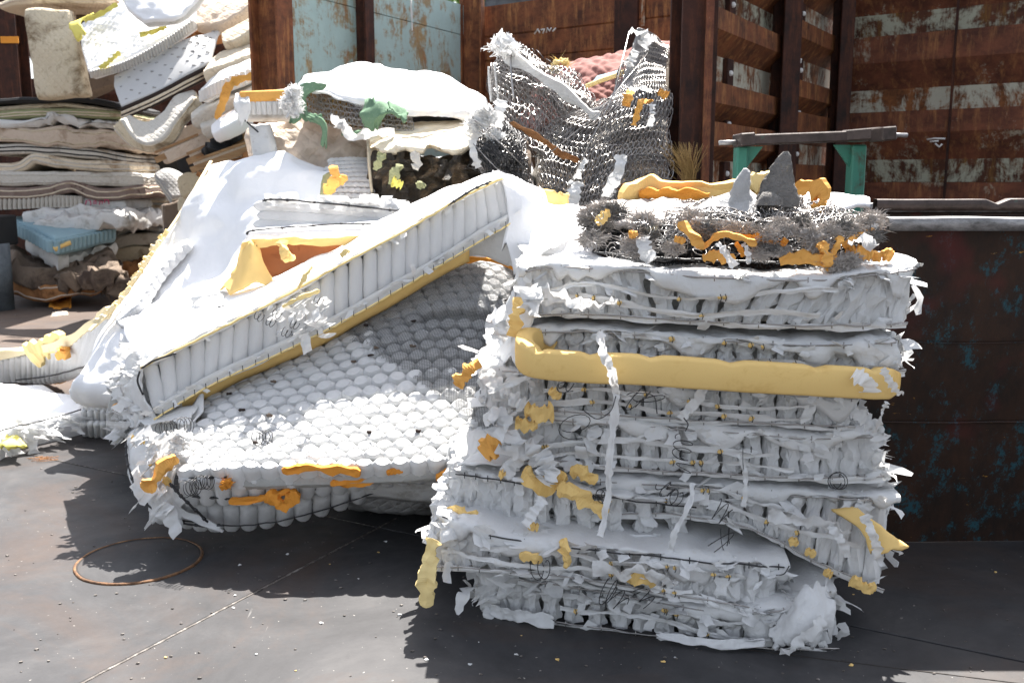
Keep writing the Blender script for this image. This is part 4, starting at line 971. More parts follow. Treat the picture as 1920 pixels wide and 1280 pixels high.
# top cover sheet
top=[off(tB_,0,4,-.035),off(tB_,0,-6,-.03),
     [(240,640,4.95),(370,590,5.0),(500,538,5.05),(625,478,5.1),(740,410,5.15),(850,352,5.15),(935,322,5.15)],
     [(220,600,5.45),(350,560,5.5),(480,520,5.5),(610,470,5.5),(730,405,5.5),(845,352,5.45),(940,330,5.4)]]
O('top_cover',sheet(surf(top),60,18,.018,4,.012,face='up',rag=.05),W_sheet,B)
# bottom sheet rolled lip, then foam
O('cloth_lip',sheet(surf([off(mB_,4,14,-.03),off(mB_,0,-5,-.045)]),70,4,.012,9,.01,rag=.15),W_paper,B)
fm=[(292,778,4.63),(370,752,4.69),(470,704,4.78),(580,655,4.85),(700,590,4.92),(800,530,4.97),(880,486,5.02)]
O('foam_layer',sheet(surf([off(fm,0,4,.05),off(fm,0,-6,-.0),[(x,y-30,d-.01) for x,y,d in fm]]),50,6,.008,4,.03),FOAM,B)
O('seam_cord',tube([p+V((0,-.02,.006*fbm((i*.5,1,1),1,2))) for i,p in enumerate(poly(P(off(mB_,3,12,-.04)),90))],.005,5),FOAMP,B)
O('seam_cord',tube([p+V((0,-.02,.006*fbm((i*.5,4,1),1,2))) for i,p in enumerate(poly(P(off(tB_,0,0,-.05)),90))],.006,5),FOAMP,B)
c=poly(P(off(mB_,3,9,-.05)),160); L=[]
for i in range(4,156,5):
    L.append(tube([c[i]+V((0,-.012,.014)),c[i]+V((.002,-.016,-.012))],.0022,4))
O('staple',merge(L),WIRE,B)
wirepoly(B,[(265,690,4.54),(290,675,4.56),(330,662,4.58)],.005,16); wirepoly(B,[(840,385,4.92),(885,356,4.93),(922,340,4.95)],.005,20,clips=4)
wirepoly(B,[(262,695,4.52),(258,715,4.52),(268,740,4.52)],.005,12)
# right folded flap under the crest
O('side_panel',sheet(surf([[(850,488,5.08),(905,480,5.06),(985,515,4.95),(1000,520,4.9)],[(850,460,5.04),(905,445,5.02),(960,440,4.95),(1005,470,4.9)],[(868,430,5.0),(910,412,4.99),(975,385,4.95),(1000,400,4.93)]]),24,14,.012,5,.01),W_dirty,B)
O('fold_end',sheet(surf([[(940,470,4.9),(985,505,4.85),(1012,480,4.85)],[(950,400,4.95),(985,420,4.9),(1025,420,4.9)],[(940,338,5.0),(975,350,4.98),(1010,360,5.0)],[(925,325,5.2),(965,335,5.25),(1005,350,5.3)]]),16,22,.03,4,.012,rag=.2),W_sheet,B)
# left end: tattered
O('end_cloth',sheet(surf([[(248,790,4.75),(262,785,4.62),(292,782,4.56)],[(228,720,4.9),(245,720,4.7),(268,735,4.56)],[(225,640,5.2),(245,650,4.9),(268,688,4.56)]]),14,20,.03,5,.01,rag=.4),W_paper,B)
rg=random.Random(5); L=[]
for i in range(60):
    x=rg.uniform(215,285);y=rg.uniform(650,800); L.append(flap(px(x,y,4.66+max(0,(262-x))*.006),V((rg.uniform(-1,1),-.2,rg.uniform(-1,.6))),V((1,0,rg.uniform(-.6,.6))).normalized(),V((-.2,-1,.1)).normalized(),rg.uniform(.04,.11),rg.uniform(.03,.08),rg))
c1=poly(P(mB_),60); c2=poly(P(tB_),60)
for i in range(70):
    k=rg.randint(0,59); b=rg.random()<.5; p=(c1 if b else c2)[k]+V((0,-.045,0)); L.append(flap(p,V((rg.uniform(-1,1),-.4,rg.uniform(-.5,.5))),V((.8,0,.5)).normalized(),V((0,-1,.2)),rg.uniform(.02,.07),rg.uniform(.02,.045),rg))
for i in range(26):   # torn middle
    p=px(rg.uniform(520,630),rg.uniform(560,640),4.68); L.append(flap(p,V((rg.uniform(-1,1),-.4,rg.uniform(-1,.8))),V((.8,0,.5)).normalized(),V((0,-1,.2)),rg.uniform(.04,.1),rg.uniform(.03,.06),rg))
O('torn_cloth',merge(L),W_paper,B,smooth=True,kind='stuff')
for i,(x,y) in enumerate([(478,590),(500,600),(545,605),(530,620),(590,560),(512,585)]): O('loose_spring',helix(px(x,y,4.62),(1,-.2,-.5),.02,2.2,.02,.0018,i+9),WIRE,B)
for i,(x0,y0,x1,y1) in enumerate([(530,575,600,545),(560,540,585,500),(300,742,370,730),(640,480,655,470)]): foambit(B,[(x0,y0,4.66),((x0+x1)/2,(y0+y1)/2-3,4.64),(x1,y1,4.70)],.022,.012,FOAMP,i+30)
# --- C : core peeking above B ---------------------------------------
Cc=thing('pocket_spring_core','small white pocket core peeking over the sloping ribbed mattress, single dark wire on its edge','spring core',px(500,640,5.25))
rC=[[(368,606,5.05),(450,590,5.1),(540,560,5.15),(640,520,5.2)],[(372,560,5.25),(450,545,5.3),(540,525,5.3),(650,495,5.35)],[(395,540,5.6),(470,525,5.6),(560,512,5.6),(650,480,5.6)]]
vs,fs,mi,_,_=slabmesh(surf(rC),.2,20,12,.04,'up',.015,5); O('core_body',(vs,fs),[W_sheet],Cc)
fC=surf(rC); sC=fsign(fC,'up')
for j in range(5):
    for i in range(14):
        u=(i+.5+.5*(j%2))/14.5; v=(j+.5)/5; p=fC(u,v); n=nrm(fC,u,v)*sC; x=(fC(min(1,u+.02),v)-fC(max(0,u-.02),v)).normalized(); y=n.cross(x); b=p-n*.06
        hw=.056;hv=.06
        inst('pocket_spring',rnd.choice(tm),Matrix(((x.x*hw,y.x*hv,n.x*.08,b.x),(x.y*hw,y.y*hv,n.y*.08,b.y),(x.z*hw,y.z*hv,n.z*.08,b.z),(0,0,0,1))),Cc)
wirepoly(Cc,[(376,592,4.98),(382,584,5.0),(470,562,5.04),(560,545,5.1),(600,532,5.1)],.0045,40,clips=10)
# --- D : tall white sheeted mattress -----------------------------------
rD=[[(120,712,5.75),(200,735,5.6),(300,700,5.4),(400,660,5.3)],
    [(170,650,6.0),(250,640,5.8),(340,620,5.65),(450,600,5.5)],
    [(222,566,6.3),(300,560,6.1),(390,560,5.95),(500,560,5.8)],
    [(285,470,6.6),(360,470,6.4),(450,480,6.25),(560,490,6.1)],
    [(345,385,6.75),(420,385,6.55),(500,390,6.45),(605,400,6.4)],
    [(372,320,6.85),(440,318,6.68),(530,315,6.6),(632,330,6.55)],
    [(398,298,7.05),(460,288,6.85),(540,283,6.8),(635,312,6.75)]]
CREAMF=cloth('cream_foam',(.82,.72,.50),(.80,.66,.40),sc=4,weave=400)
D,fD=mattress('tall white sheeted mattress leaning back, its cloth face wrinkled and sunlit',rD,  .22,W_sheet,amp=.05,sc=2.0,nu=50,nv=70,r=.06,seed=4)
fo=[(393,300,7.2),(345,385,6.75),(290,462,6.45),(258,512,6.3),(220,566,6.15),(165,618,5.95)]
foambit(D,[(x+3,y+2,d) for x,y,d in fo],.014,.03,CREAMF,5,'foam_edge',n=24)
for i in range(15):
    p=cr(P(fo),.35+.62*(i+.4*math.sin(i*2.3))/15)+V((0,-.05,0)); foambit(D,[p,p+V((.04,-.02,.015)),p+V((.07,-.02,.05))],.03,.02,CREAMF if i%3 else FOAMP,i,'foam_tear',n=5)
# lumpy quilting at its lower left
fq=surf([[(226,600,5.98),(262,570,6.0)],[(262,540,6.15),(300,510,6.2)],[(318,470,6.4),(350,455,6.4)]])
for j in range(16):
    for i in range(5):
        u=(i+.5+.5*(j%2))/5.5;v=(j+.5)/16; p=fq(u,v)+V((0,-.02,0)); n=nrm(fq,u,v)*fsign(fq,'cam'); x=n.orthogonal().normalized();y=n.cross(x);b=p-n*.05
        inst('pocket_spring',rnd.choice(tm),Matrix(((x.x*.05,y.x*.05,n.x*.06,b.x),(x.y*.05,y.y*.05,n.y*.06,b.y),(x.z*.05,y.z*.05,n.z*.06,b.z),(0,0,0,1))),D)
# its tail lying on the floor to the left
E_=thing('pocket_spring_mattress','white mattress end with cream foam rim trailing on the floor at the left frame edge','mattress',gp(80,716))
tE=[(-60,668,8.1),(0,664,8.0),(70,655,7.7),(130,640,7.2),(185,600,6.8),(215,580,6.5)]
bE=[(-60,714,8.1),(0,714,8.1),(70,716,8.05),(125,708,7.6),(160,690,7.1),(195,672,6.7)]
pockets('pocket_spring',E_,P(off(tE,0,8,0)),P(bE),34,PLAIN,rnd,wf=1.02,jit=.1)
O('core_body',sheet(surf([off(bE,0,0,.03),off(tE,0,2,.06),off(tE,10,-10,.6)]),30,8,.01,4,.05),W_sheet,E_)
foambit(E_,off(tE,0,0,-.03),.07,.10,CREAMF,12,'foam_rim',n=50)
foambit(E_,[(56,668,7.55),(85,650,7.5),(118,640,7.3)],.16,.08,FOAMP,13,'foam_flap',n=14); foambit(E_,[(108,668,7.15),(122,660,7.1),(124,650,7.1)],.08,.06,FOAMA,14,'foam_tear',n=8)
wirepoly(E_,[(30,712,7.95),(90,705,7.6),(150,690,7.05),(170,680,6.9)],.006,30)
foambit(E_,[(100,714,7.9),(115,712,7.8),(128,706,7.7)],.05,.04,FOAMA,15)
# white drape between (180..300, 560..760)
O('white_drape',sheet(surf([[(175,700,6.3),(200,720,6.05),(232,735,5.8),(262,760,5.3)],[(190,640,6.3),(220,650,6.0),(250,655,5.6),(285,670,5.1)],[(215,590,6.4),(260,590,6.0),(310,600,5.5),(372,605,5.15)],[(250,540,6.5),(310,545,6.2),(372,560,5.7),(440,560,5.3)]]),36,36,.04,3,.012,rag=.2),W_sheet,label='rumpled white cloth drape between the leaning mattress and the ribbed one',cat='cloth')
px=lambda x,y,d:px_keep(x,y,d*.955)
# O : white slab at the left front
th,f=mattress('flat white core slab lying on the floor at the lower left edge',[[(-80,872,5.6),(0,805,6.35-.25),(80,788,6.4),(152,768,6.65)],[(-90,770,6.8),(-20,755,6.9),(60,745,6.95),(155,742,7.0)],[(-90,715,7.9),(0,716,7.9),(60,722,7.8),(110,735,7.5)]],.19,W_sheet,face='up',amp=.02,nu=30,nv=20)
wirepoly(th,[(-80,850,5.55),(0,808,5.98),(80,788,6.3),(152,768,6.6)],.005,40)
rg=random.Random(8);L=[]
for i in range(46):
    t=rg.random(); x=-20+170*t; y=822-50*t+rg.uniform(-4,24); L.append(flap(px(x,y,6.0+.5*t),V((rg.uniform(-1,1),-.2,rg.uniform(-1,.3))),V((1,0,rg.uniform(-.4,.4))).normalized(),V((0,-1,.2)),rg.uniform(.06,.14),rg.uniform(.05,.1),rg))
O('torn_cloth',merge(L),W_paper,th,smooth=True,kind='stuff')
O('foam_scrap',sheet(surf([[(5,845,5.95),(48,832,5.95)],[(10,815,6.1),(30,812,6.1)]]),8,6,.04,6,.02,rag=.4),LEMON,label='olive-yellow foam scrap at the front of the flat slab',cat='foam scrap')
px=lambda x,y,d:px_keep(x,y,d*.985)
# P : small core block
Pb=thing('pocket_spring_core','small ribbed core block standing on the floor between the flat slab and ribbed mattress','spring core',gp(195,815))
pockets('pocket_spring',Pb,P([(153,768,6.3),(200,769,6.25),(245,768,6.2)]),P([(156,812,6.45),(200,815,6.4),(243,815,6.35)]),8,RIBW,rnd,wf=1.0)
pockets('pocket_spring',Pb,P([(153,792,6.27),(200,793,6.22),(245,793,6.17)]),P([(156,815,6.42),(200,818,6.37),(243,818,6.32)]),8,RIBW,rnd,wf=1.05)
vs,fs,mi,_,_=slabmesh(surf([[(152,766,6.33),(200,768,6.28),(250,768,6.2)],[(168,720,6.45),(205,705,6.4),(255,700,6.3)],[(185,690,6.6),(215,680,6.6),(250,670,6.5)]]),.16,10,12,.03,'up',.02,6); O('core_top',(vs,fs),[W_paper],Pb)
fP=surf([[(156,758,6.30),(245,758,6.2)],[(175,712,6.38),(240,712,6.3)]]); sP=fsign(fP,'cam')
for j in range(5):
    for i in range(7):
        p=fP((i+.5+.5*(j%2))/7.5,(j+.5)/5); n=V((0,-.4,1)).normalized(); x=V((1,0,0)); y=n.cross(x); b=p-n*.05
        inst('pocket_spring',rnd.choice(tm),Matrix(((x.x*.03,y.x*.03,n.x*.07,b.x),(x.y*.03,y.y*.03,n.y*.07,b.y),(x.z*.03,y.z*.03,n.z*.07,b.z),(0,0,0,1))),Pb)
Q=thing('torn_core_end','ragged bunched white core end with rusty wires under the left tip of the ribbed mattress','spring core',gp(248,818))
L=[];rg=random.Random(15)
for i in range(150):
    x=rg.uniform(222,272); y=rg.uniform(690,820); L.append(flap(px(x,y,5.35+.25*rg.random()),V((rg.uniform(-1,1),-.3,rg.uniform(-1,1))),V((1,0,rg.uniform(-1,1))).normalized(),V((0,-1,.2)),rg.uniform(.05,.12),rg.uniform(.05,.09),rg))
O('torn_cloth',merge(L),W_paper,Q,smooth=True,kind='stuff')
O('core_body',crumple(px(250,755,5.7),(.22,.4,.5),3,14,10,.2),W_inner,Q)
for i,(x,y) in enumerate([(228,705),(240,735),(235,775),(255,790)]): wirepoly(Q,[(x,y,5.3),(x+12,y+14,5.3),(x+18,y+34,5.32)],.003,12)
for i,(x,y) in enumerate([(212,765),(232,730),(227,640),(230,655)]): foambit(Q,[(x,y,5.3),(x+8,y-3,5.3),(x+14,y-2,5.3)],.035,.03,FOAMA,i+60,n=6)
px=px_keep
# --- E/F : white box-like cores behind ---------------------------------
Ew=thing('pocket_spring_core','white hexagon-patterned core lying level behind the brown board','spring core',px(620,440,6.2))
rE=[[(488,430,5.95),(600,436,5.95),(760,450,5.9)],[(490,378,6.0),(600,384,6.0),(770,398,5.95)]]
fE=surf(rE); vs,fs,mi,_,_=slabmesh(fE,.9,20,8,.03,'cam',.006,5); O('core_body',(vs,fs),[W_sheet],Ew)
for j in range(3):
    for i in range(15):
        u=(i+.6+.5*(j%2))/15.8;v=(j+.5)/3
        p=fE(u,v); n=nrm(fE,u,v)*fsign(fE,'cam'); x=V((1,0,-.05)).normalized(); y=n.cross(x); b=p-n*.03
        inst('pocket_spring',rnd.choice(tm),Matrix(((x.x*.064,y.x*.04,n.x*.042,b.x),(x.y*.064,y.y*.04,n.y*.042,b.y),(x.z*.064,y.z*.04,n.z*.042,b.z),(0,0,0,1))),Ew)
wirepoly(Ew,[(492,376,5.93),(520,374,5.92),(620,382,5.92),(770,397,5.9)],.006,40,clips=6)
L=[];rg=random.Random(21)
for i in range(34):
    x=rg.choice([rg.uniform(490,760),rg.uniform(600,750)]); L.append(flap(px(x,386+(x-490)*.06,5.95),V((rg.uniform(-.5,.5),0,1)),V((1,0,0)),V((0,-1,.2)),rg.uniform(.06,.12),rg.uniform(.05,.1),rg,4))
O('torn_cloth',merge(L),W_paper,Ew,smooth=True,kind='stuff')
Fw,fF=mattress('lower white core with a thin dark edge wire directly above the brown board',[[(455,452,5.7),(560,446,5.7),(720,442,5.65)],[(465,432,5.75),(570,424,5.75),(730,420,5.7)],[(490,425,6.1),(600,418,6.1),(740,415,6.0)]],.2,W_sheet,face='cam',amp=.012,nu=30)
wirepoly(Fw,[(462,440,5.62),(475,432,5.62),(560,425,5.62),(640,420,5.62),(700,420,5.62)],.005,40,clips=6)
O('plastic_lip',sheet(surf([[(500,452,5.55),(600,448,5.55),(700,440,5.55)],[(540,438,5.65),(620,434,5.65),(700,430,5.65)]]),16,4,.01,5,.006),W_dirty,Fw)
# --- G : brown fibre board box with yellow foam --------------------------
G=thing('box_spring','brown fibreboard box with yellow foam cloth peeling off its left corner','box spring',px(600,560,5.45))
vs,fs,mi,_,_=slabmesh(surf([[(478,545,5.3),(600,545,5.3),(730,520,5.25)],[(474,460,5.4),(600,452,5.4),(735,440,5.35)]]),.03,12,8,.008,'cam',.004,3); O('board_panel',(vs,fs),[BOARD],G)
O('foam_cloth',sheet(surf([[(410,542,5.25),(440,545,5.15),(478,530,5.15),(522,538,5.2)],[(440,500,5.3),(455,505,5.2),(475,500,5.2),(498,505,5.25)],[(455,462,5.4),(463,458,5.3),(472,456,5.25),(482,458,5.3)]]),22,18,.02,5,.012,rag=.15),FOAM,G)
foambit(G,[(455,462,5.3),(500,452,5.3),(540,450,5.3),(600,453,5.32),(700,446,5.3)],.05,.06,FOAM,3,'foam_rim',n=30)
foambit(G,[(530,450,5.25),(532,470,5.2),(540,482,5.18),(552,485,5.2)],.055,.02,FOAM,9,'foam_tear',n=10,wd=V((1,0,.2)))
O('board_edge',beam(px(478,460,5.27),px(481,500,5.25),.02,.02),STRIPE,G)
# --- H : grey core behind ---------------------------------------------------
rH=[[(585,395,6.5),(640,395,6.45),(700,400,6.45)],[(600,345,6.6),(650,340,6.6),(700,340,6.6)],[(620,300,6.75),(660,298,6.75),(692,300,6.8)]]
H,fH=mattress('small patch of grey-white pocket core between white sheet and charred mattress',rH,.2,W_inner,amp=.01)
sH=fsign(fH,'cam')
for j in range(11):
    for i in range(9):
        u=(i+.5+.5*(j%2))/9.5;v=(j+.5)/11; p=fH(u,v); n=nrm(fH,u,v)*sH; x=V((1,0,0)); x=(x-n*x.dot(n)).normalized(); y=n.cross(x); b=p-n*.04
        inst('pocket_spring',rnd.choice(tm),Matrix(((x.x*.027,y.x*.022,n.x*.06,b.x),(x.y*.027,y.y*.022,n.y*.06,b.y),(x.z*.027,y.z*.022,n.z*.06,b.z),(0,0,0,1))),H)
foambit(H,[(612,362,6.35),(625,345,6.3),(628,325,6.3),(622,312,6.35)],.07,.04,FOAMA,21,n=12,wd=V((1,0,0))); foambit(H,[(620,338,6.3),(640,340,6.3),(646,328,6.3)],.05,.04,FOAMA,22,n=8)
O('foil_scrap',sheet(surf([[(598,372,6.4),(612,368,6.4)],[(606,330,6.45),(622,322,6.45)]]),6,8,.02,9,.006),OLIVE,H)
# --- I : charred mattress -----------------------------------------------------
rI=[[(695,395,6.55),(790,395,6.5),(900,390,6.5)],[(690,330,6.6),(790,330,6.55),(900,320,6.55)],[(688,262,6.75),(790,290-6,6.62),(885,280,6.65)]]
I,fI=mattress('burnt mattress with shiny torn black plastic on its front side',rI,.35,PLASTIC,amp=.05,sc=4,nu=40,nv=30,r=.03)
O('cream_top',sheet(surf([[(692,288,6.55),(720,282,6.52),(760,278,6.5),(800,282,6.5),(840,282,6.5),(890,272,6.52)],[(688,258,6.68),(740,250,6.68),(800,250,6.68),(895,240,6.68)],[(690,250,7.0),(760,228,7.1),(850,222,7.1),(905,222,7.1)]]),40,18,.02,4,.03,face='cam',rag=.45),BURNT,I)
L=[];rg=random.Random(33)
for i in range(34):
    x=rg.uniform(700,890); L.append(flap(px(x,rg.uniform(285,370),6.46),V((rg.uniform(-1,1),-.3,-1)),V((1,0,0)),V((0,-1,0)),rg.uniform(.08,.22),rg.uniform(.04,.12),rg))
O('torn_plastic',merge(L),PLASTIC,I,smooth=True,kind='stuff')
for i,(pt,mm) in enumerate([([(703,318,6.4),(712,300,6.38),(718,288,6.4)],OLIVE),([(732,345,6.38),(742,322,6.35),(752,310,6.38)],OLIVE),([(785,352,6.38),(792,342,6.36)],OLIVE),([(775,285,6.4),(782,305,6.38),(778,318,6.38)],W_old),([(735,340,6.36),(755,348,6.36)],LEMON)]):
    foambit(I,pt,.06,.03,mm,i+44,'plastic_shred',n=8,wd=V((1,0,.2)))
O('side_seam',tube(P([(690,262,6.6),(692,310,6.52),(696,350,6.5),(703,385,6.5)]),.012,5),CREAM2,I)
# --- K : foam-edged core + beige crumpled cloth ------------------------------
K=thing('spring_core','pale core with straight amber foam top rail left of the green felt','spring core',px(490,230,7.3))
O('foam_rail',beam(px(450,184,6.9),px(540,180,6.95),.1,.085,bev=.015),FOAMA,K)
pockets('pocket_spring',K,P([(448,190,6.87),(540,190,6.9)]),P([(452,214,6.9),(540,214,6.95)]),9,PLAIN,rnd,jit=.1)
O('cloth_skin',sheet(surf([[(452,216,6.95),(500,216,6.95),(545,216,6.95)],[(450,186,7.0),(500,186,7.0),(545,186,7.0)]]),8,4,.01,4,.1),W_dirty,K)
O('cloth_tatter',sheet(surf([[(448,235,6.8),(462,225,6.8)],[(442,205,6.82),(470,200,6.8)],[(442,180,6.9),(465,180,6.85)]]),8,10,.04,7,.006,rag=.5),W_paper,K)
O('wire_post',tube(P([(455,222,6.85),(500,262,6.85),(530,300,6.8)]),.006,5),WIRE,K)
mattress('crumpled beige mattress under the green felt and wire bale',[[(470,330,6.9),(560,330,6.85),(640,330,6.85),(700,320,6.9)],[(465,270,7.0),(550,265,6.95),(640,270,6.95),(700,275,7.0)],[(462,216,7.3),(540,215,7.3),(640,225,7.3),(700,240,7.3)]],.4,BEIGE,amp=.06,sc=4,nu=36,nv=26,seed=6,pipe=None)
mattress('grey-white torn mattress corner left of the crumpled beige one',[[(470,290,6.8),(520,310,6.75)],[(462,225,6.9),(500,232,6.85)]],.1,W_dirty,amp=.03)
# --- J : white sheet over wire bale with green felt ---------------------------
J=thing('wire_mattress','sprung mattress with bare wire side, thick white pad top and torn green felt','mattress',px(720,260,7.1))
rJ=[[(562,152,6.75),(640,178,6.75),(740,200,6.75),(840,208,6.8),(925,208,6.9)],[(570,140,7.0),(650,140,7.0),(740,155,7.05),(840,170,7.1),(925,200,7.1)],[(590,140,7.3),(665,118,7.3),(760,132,7.35),(830,140,7.4),(915,188,7.4)],[(600,142,7.9),(680,122,7.9),(760,134,7.9),(830,146,7.9),(905,185,7.9)]]
fJ=surf(rJ); vs,fs,mi,_,_=slabmesh(fJ,.06,40,26,.03,'up',.03,3); O('white_pad',(vs,fs),[W_sheet],J)
def springnet(name,f,nu,nv,parent,mat,r,thk=.09,seed=0,zig=True,rows=True,sides=3,mask=None,jag=.25):
    """knitted wire unit: wavy wires in two layers joined by coils"""
    sg=fsign(f,'cam'); lu,lv=sizes(f); L=[]; cu=lu/nu; cv=lv/nv
    def pt(u,v,h):
        u=min(1,max(0,u)); v=min(1,max(0,v)); p=f(u,v)
        return p-nrm(f,u,v)*sg*h+V((fbm(p*1.8,1,2),fbm(p*1.8+V((9,3,0)),1,2),fbm(p*1.8+V((0,9,5)),1,2)))*.05+V((fbm(p*5,1,2),fbm(p*5+V((9,0,0)),1,2),fbm(p*5+V((0,9,0)),1,2)))*jag*min(cu,cv)
    for lay in (0,thk):
        for j in range(nv):
            run=[]
            a0_=j*1.7+seed
            for i in range(nu*8+1):
                aa=i*math.pi/4*1.02+a0_; u=i/(nu*8)+.62/nu*math.cos(aa); v=(j+.5+.62*math.sin(aa))/nv
                if mask and not mask(u,v):
                    if len(run)>2: L.append(tube(run,r,sides))
                    run=[]; continue
                run.append(pt(u,v,lay))
            if len(run)>2: L.append(tube(run,r,sides))
    for j in range(nv):
        run=[]
        N=nu*8
        for i in range(N+1):
            u=i/N; a=i*math.pi/2; v=(j+1+.22*math.sin(a))/nv
            if mask and not mask(u,v):
                if len(run)>2: L.append(tube(run,r*.8,sides))
                run=[]; continue
            run.append(pt(u+.2/nu*math.cos(a),v,thk*.5*(1-math.cos(a))))
        if len(run)>2: L.append(tube(run,r*.8,sides))
    return O(name,merge(L),mat,parent,smooth=True,kind='stuff')
fW=surf([[(566,212,6.75),(640,232,6.72),(700,240,6.72),(770,240,6.75)],[(566,170,6.85),(640,185,6.8),(700,200,6.8),(770,208,6.8)]])
springnet('spring_wires',fW,17,5,J,WIREB,.003,.08,jag=.7)
O('core_fill',sheet(surf([[(568,212,6.98),(640,232,6.95),(770,240,6.95)],[(568,168,7.05),(640,180,7.02),(770,205,7.0)]]),10,5,.03,5,.05),rustmat('horsehair_pad',(.34,.20,.06),(.12,.07,.03),(.45,.32,.12),.5),J)
def felt(pts,seed,amp=.03,th=.02,nu=12,nv=10,mat=GREENF,rag=.3,name='green_felt',parent=J): return O(name,sheet(surf(pts),nu,nv,amp,7,th,rag=rag),mat,parent)
felt([[(560,190,6.68),(585,172,6.68),(610,166,6.7)],[(556,165,6.75),(580,155,6.7),(612,158,6.7)]],1); felt([[(545,232,6.7),(560,226,6.66),(580,225,6.68)],[(550,180,6.7),(560,190,6.66),(572,180,6.68)]],2)
felt([[(684,240,6.6),(700,244,6.55),(715,238,6.6)],[(672,212,6.6),(700,220,6.52),(730,208,6.55)],[(680,186,6.7),(705,190,6.6),(765,215,6.62)]],3,nu=16)
felt([[(735,205,6.55),(762,228,6.55)],[(728,190,6.65),(760,205,6.65)]],5); felt([[(600,272,6.6),(612,276,6.6)],[(602,240,6.6),(612,238,6.6)],[(578,218,6.62),(600,222,6.6)]],4,nu=6)
felt([[(575,222,6.62),(600,228,6.62)],[(570,208,6.66),(604,214,6.66)]],6,nu=8); felt([[(640,250,6.62),(685,252,6.62)],[(640,242,6.66),(685,246,6.66)]],7,nu=10,nv=4)
for i,(x,y,d,r_) in enumerate([(550,172,6.6,.05),(545,190,6.6,.06),(552,205,6.6,.05),(538,200,6.62,.035),(640,235,6.6,.03)]): fluff(px(x,y,d),r_,120,W_paper,J,'torn_pad',seed=i+70,w=.006)
O('torn_pad',ribbon(P([(620,220,6.6),(640,232,6.58),(660,255,6.6),(700,250,6.6),(740,248,6.62)]),.08,V((0,-.3,1)),22,.03,4),W_paper,J)
O('pad_fringe',ribbon(P([(762,212,6.7),(820,213,6.74),(880,214,6.8),(930,214,6.9)]),.05,V((0,-.3,1)),30,.02,14),W_sheet,J)
O('hollow_shade_sheet',sheet(surf([[(760,228,7.0),(830,226,7.0),(870,222,7.0)],[(760,208,7.05),(830,210,7.05),(870,206,7.05)]]),6,3,.01,4,.3),BLACKC,J)  # black sheet painted in for the shade inside the hollow
# --- L : dark coil tangle with white tatters -----------------------------------
Lm=thing('spring_tangle','matted tangle of black and bright springs right of the burnt mattress','springs',px(930,370,6.7))
fL=surf([[(888,300,6.45),(930,350,6.4),(1000,350,6.5)],[(888,262,6.55),(935,275,6.4),(995,300,6.5)],[(900,238,6.8),(940,240,6.7),(985,262,6.8)]])
springnet('spring_wires',fL,15,11,Lm,WIREB,.0034,.12,jag=.9); springnet('spring_wires',lambda u,v:fL(u,v)+V((.02,-.05,.02)),11,8,Lm,WIRE,.0034,.1,jag=1.2)
O('matted_fill',sheet(lambda u,v:fL(u,v)+V((0,.13,0)),10,10,.05,5,.06),TAUPE,Lm)
for i,(x,y,r_) in enumerate([(905,212,.07),(890,232,.06),(915,222,.05),(935,300,.05),(928,255,.05),(945,330,.03)]): fluff(px(x,y,6.45),r_,110,W_paper,Lm,'white_tuft',seed=i+90,w=.006)
O('white_tatter',ribbon(P([(942,188,6.5),(936,210,6.48),(930,238,6.5)]),.10,V((1,0,0)),12,.02,3),W_paper,Lm); O('white_tatter',ribbon(P([(885,262,6.35),(888,290,6.33),(897,315,6.35)]),.06,V((1,0,0)),12,.02,6),W_paper,Lm)
O('wire_strand',tube(P([(880,262,6.35),(930,315,6.33),(975,340,6.35)]),.004,4),WIREB,Lm); O('wire_strand',tube(P([(890,225,6.35),(940,270,6.33),(990,322,6.35)]),.004,4),WIREB,Lm)
# --- M : the bare spring units --------------------------------------------------
Mn=thing('bare_spring_unit','tall tangled bare steel spring unit leaning against the dark post, white shreds caught in it','spring unit',V((px(1120,400,7.2).x,7.2,.9)))
f1=surf([[(1010,380,6.7),(1080,395,6.6),(1160,395,6.6),(1256,380,6.7)],[(1010,310,6.9),(1080,320,6.75),(1170,300,6.75),(1256,300,6.8)],[(1035,230,7.1),(1110,240,6.95),(1190,220,6.9),(1256,215,6.95)],[(1130,190,7.2),(1170,160,7.15),(1215,140,7.1),(1256,140,7.1)],[(1172,130,7.3),(1185,95,7.3),(1215,85,7.25),(1256,100,7.2)],[(1185,62,7.4),(1190,52,7.4),(1215,62,7.35),(1256,88,7.3)]])
springnet('spring_wires',f1,26,28,Mn,WIREB,.0030,.12,jag=1.0)
springnet('spring_wires',lambda u,v:f1(u,v)+V((.01,.16,.02)),15,17,Mn,WIREB,.0028,.1,jag=1.5)
Mn2=thing('bare_spring_unit','folded-over bare spring panel with a white edge roll, left half of the wire tangle','spring unit',V((px(1000,300,7.3).x,7.3,1.2)))
f2=surf([[(928,200,7.2),(960,260,7.0),(1040,300,6.9),(1090,330,6.9)],[(918,150,7.3),(970,185,7.2),(1050,235,7.1),(1115,262,7.1)],[(924,115,7.4),(985,135,7.3),(1055,180,7.2),(1120,215,7.2)],[(958,70,7.5),(1000,90,7.5),(1050,130,7.4),(1100,165,7.4)]])
springnet('spring_wires',f2,22,15,Mn2,WIREB,.0029,.1,jag=.9)
springnet('spring_wires',lambda u,v:f2(u,v)+V((0,.14,.02)),14,10,Mn2,WIRE,.0026,.1,jag=1.2)
foambit(Mn2,[(940,92,7.2),(985,122,7.1),(1040,160,7.0),(1100,205,6.95),(1120,222,6.95)],.075,.05,W_dirty,5,'edge_roll',n=30)
foambit(Mn2,[(955,232,6.85),(1000,252,6.8),(1040,280,6.75),(1085,302,6.75)],.04,.03,CARD,6,'rusty_rail',n=20)
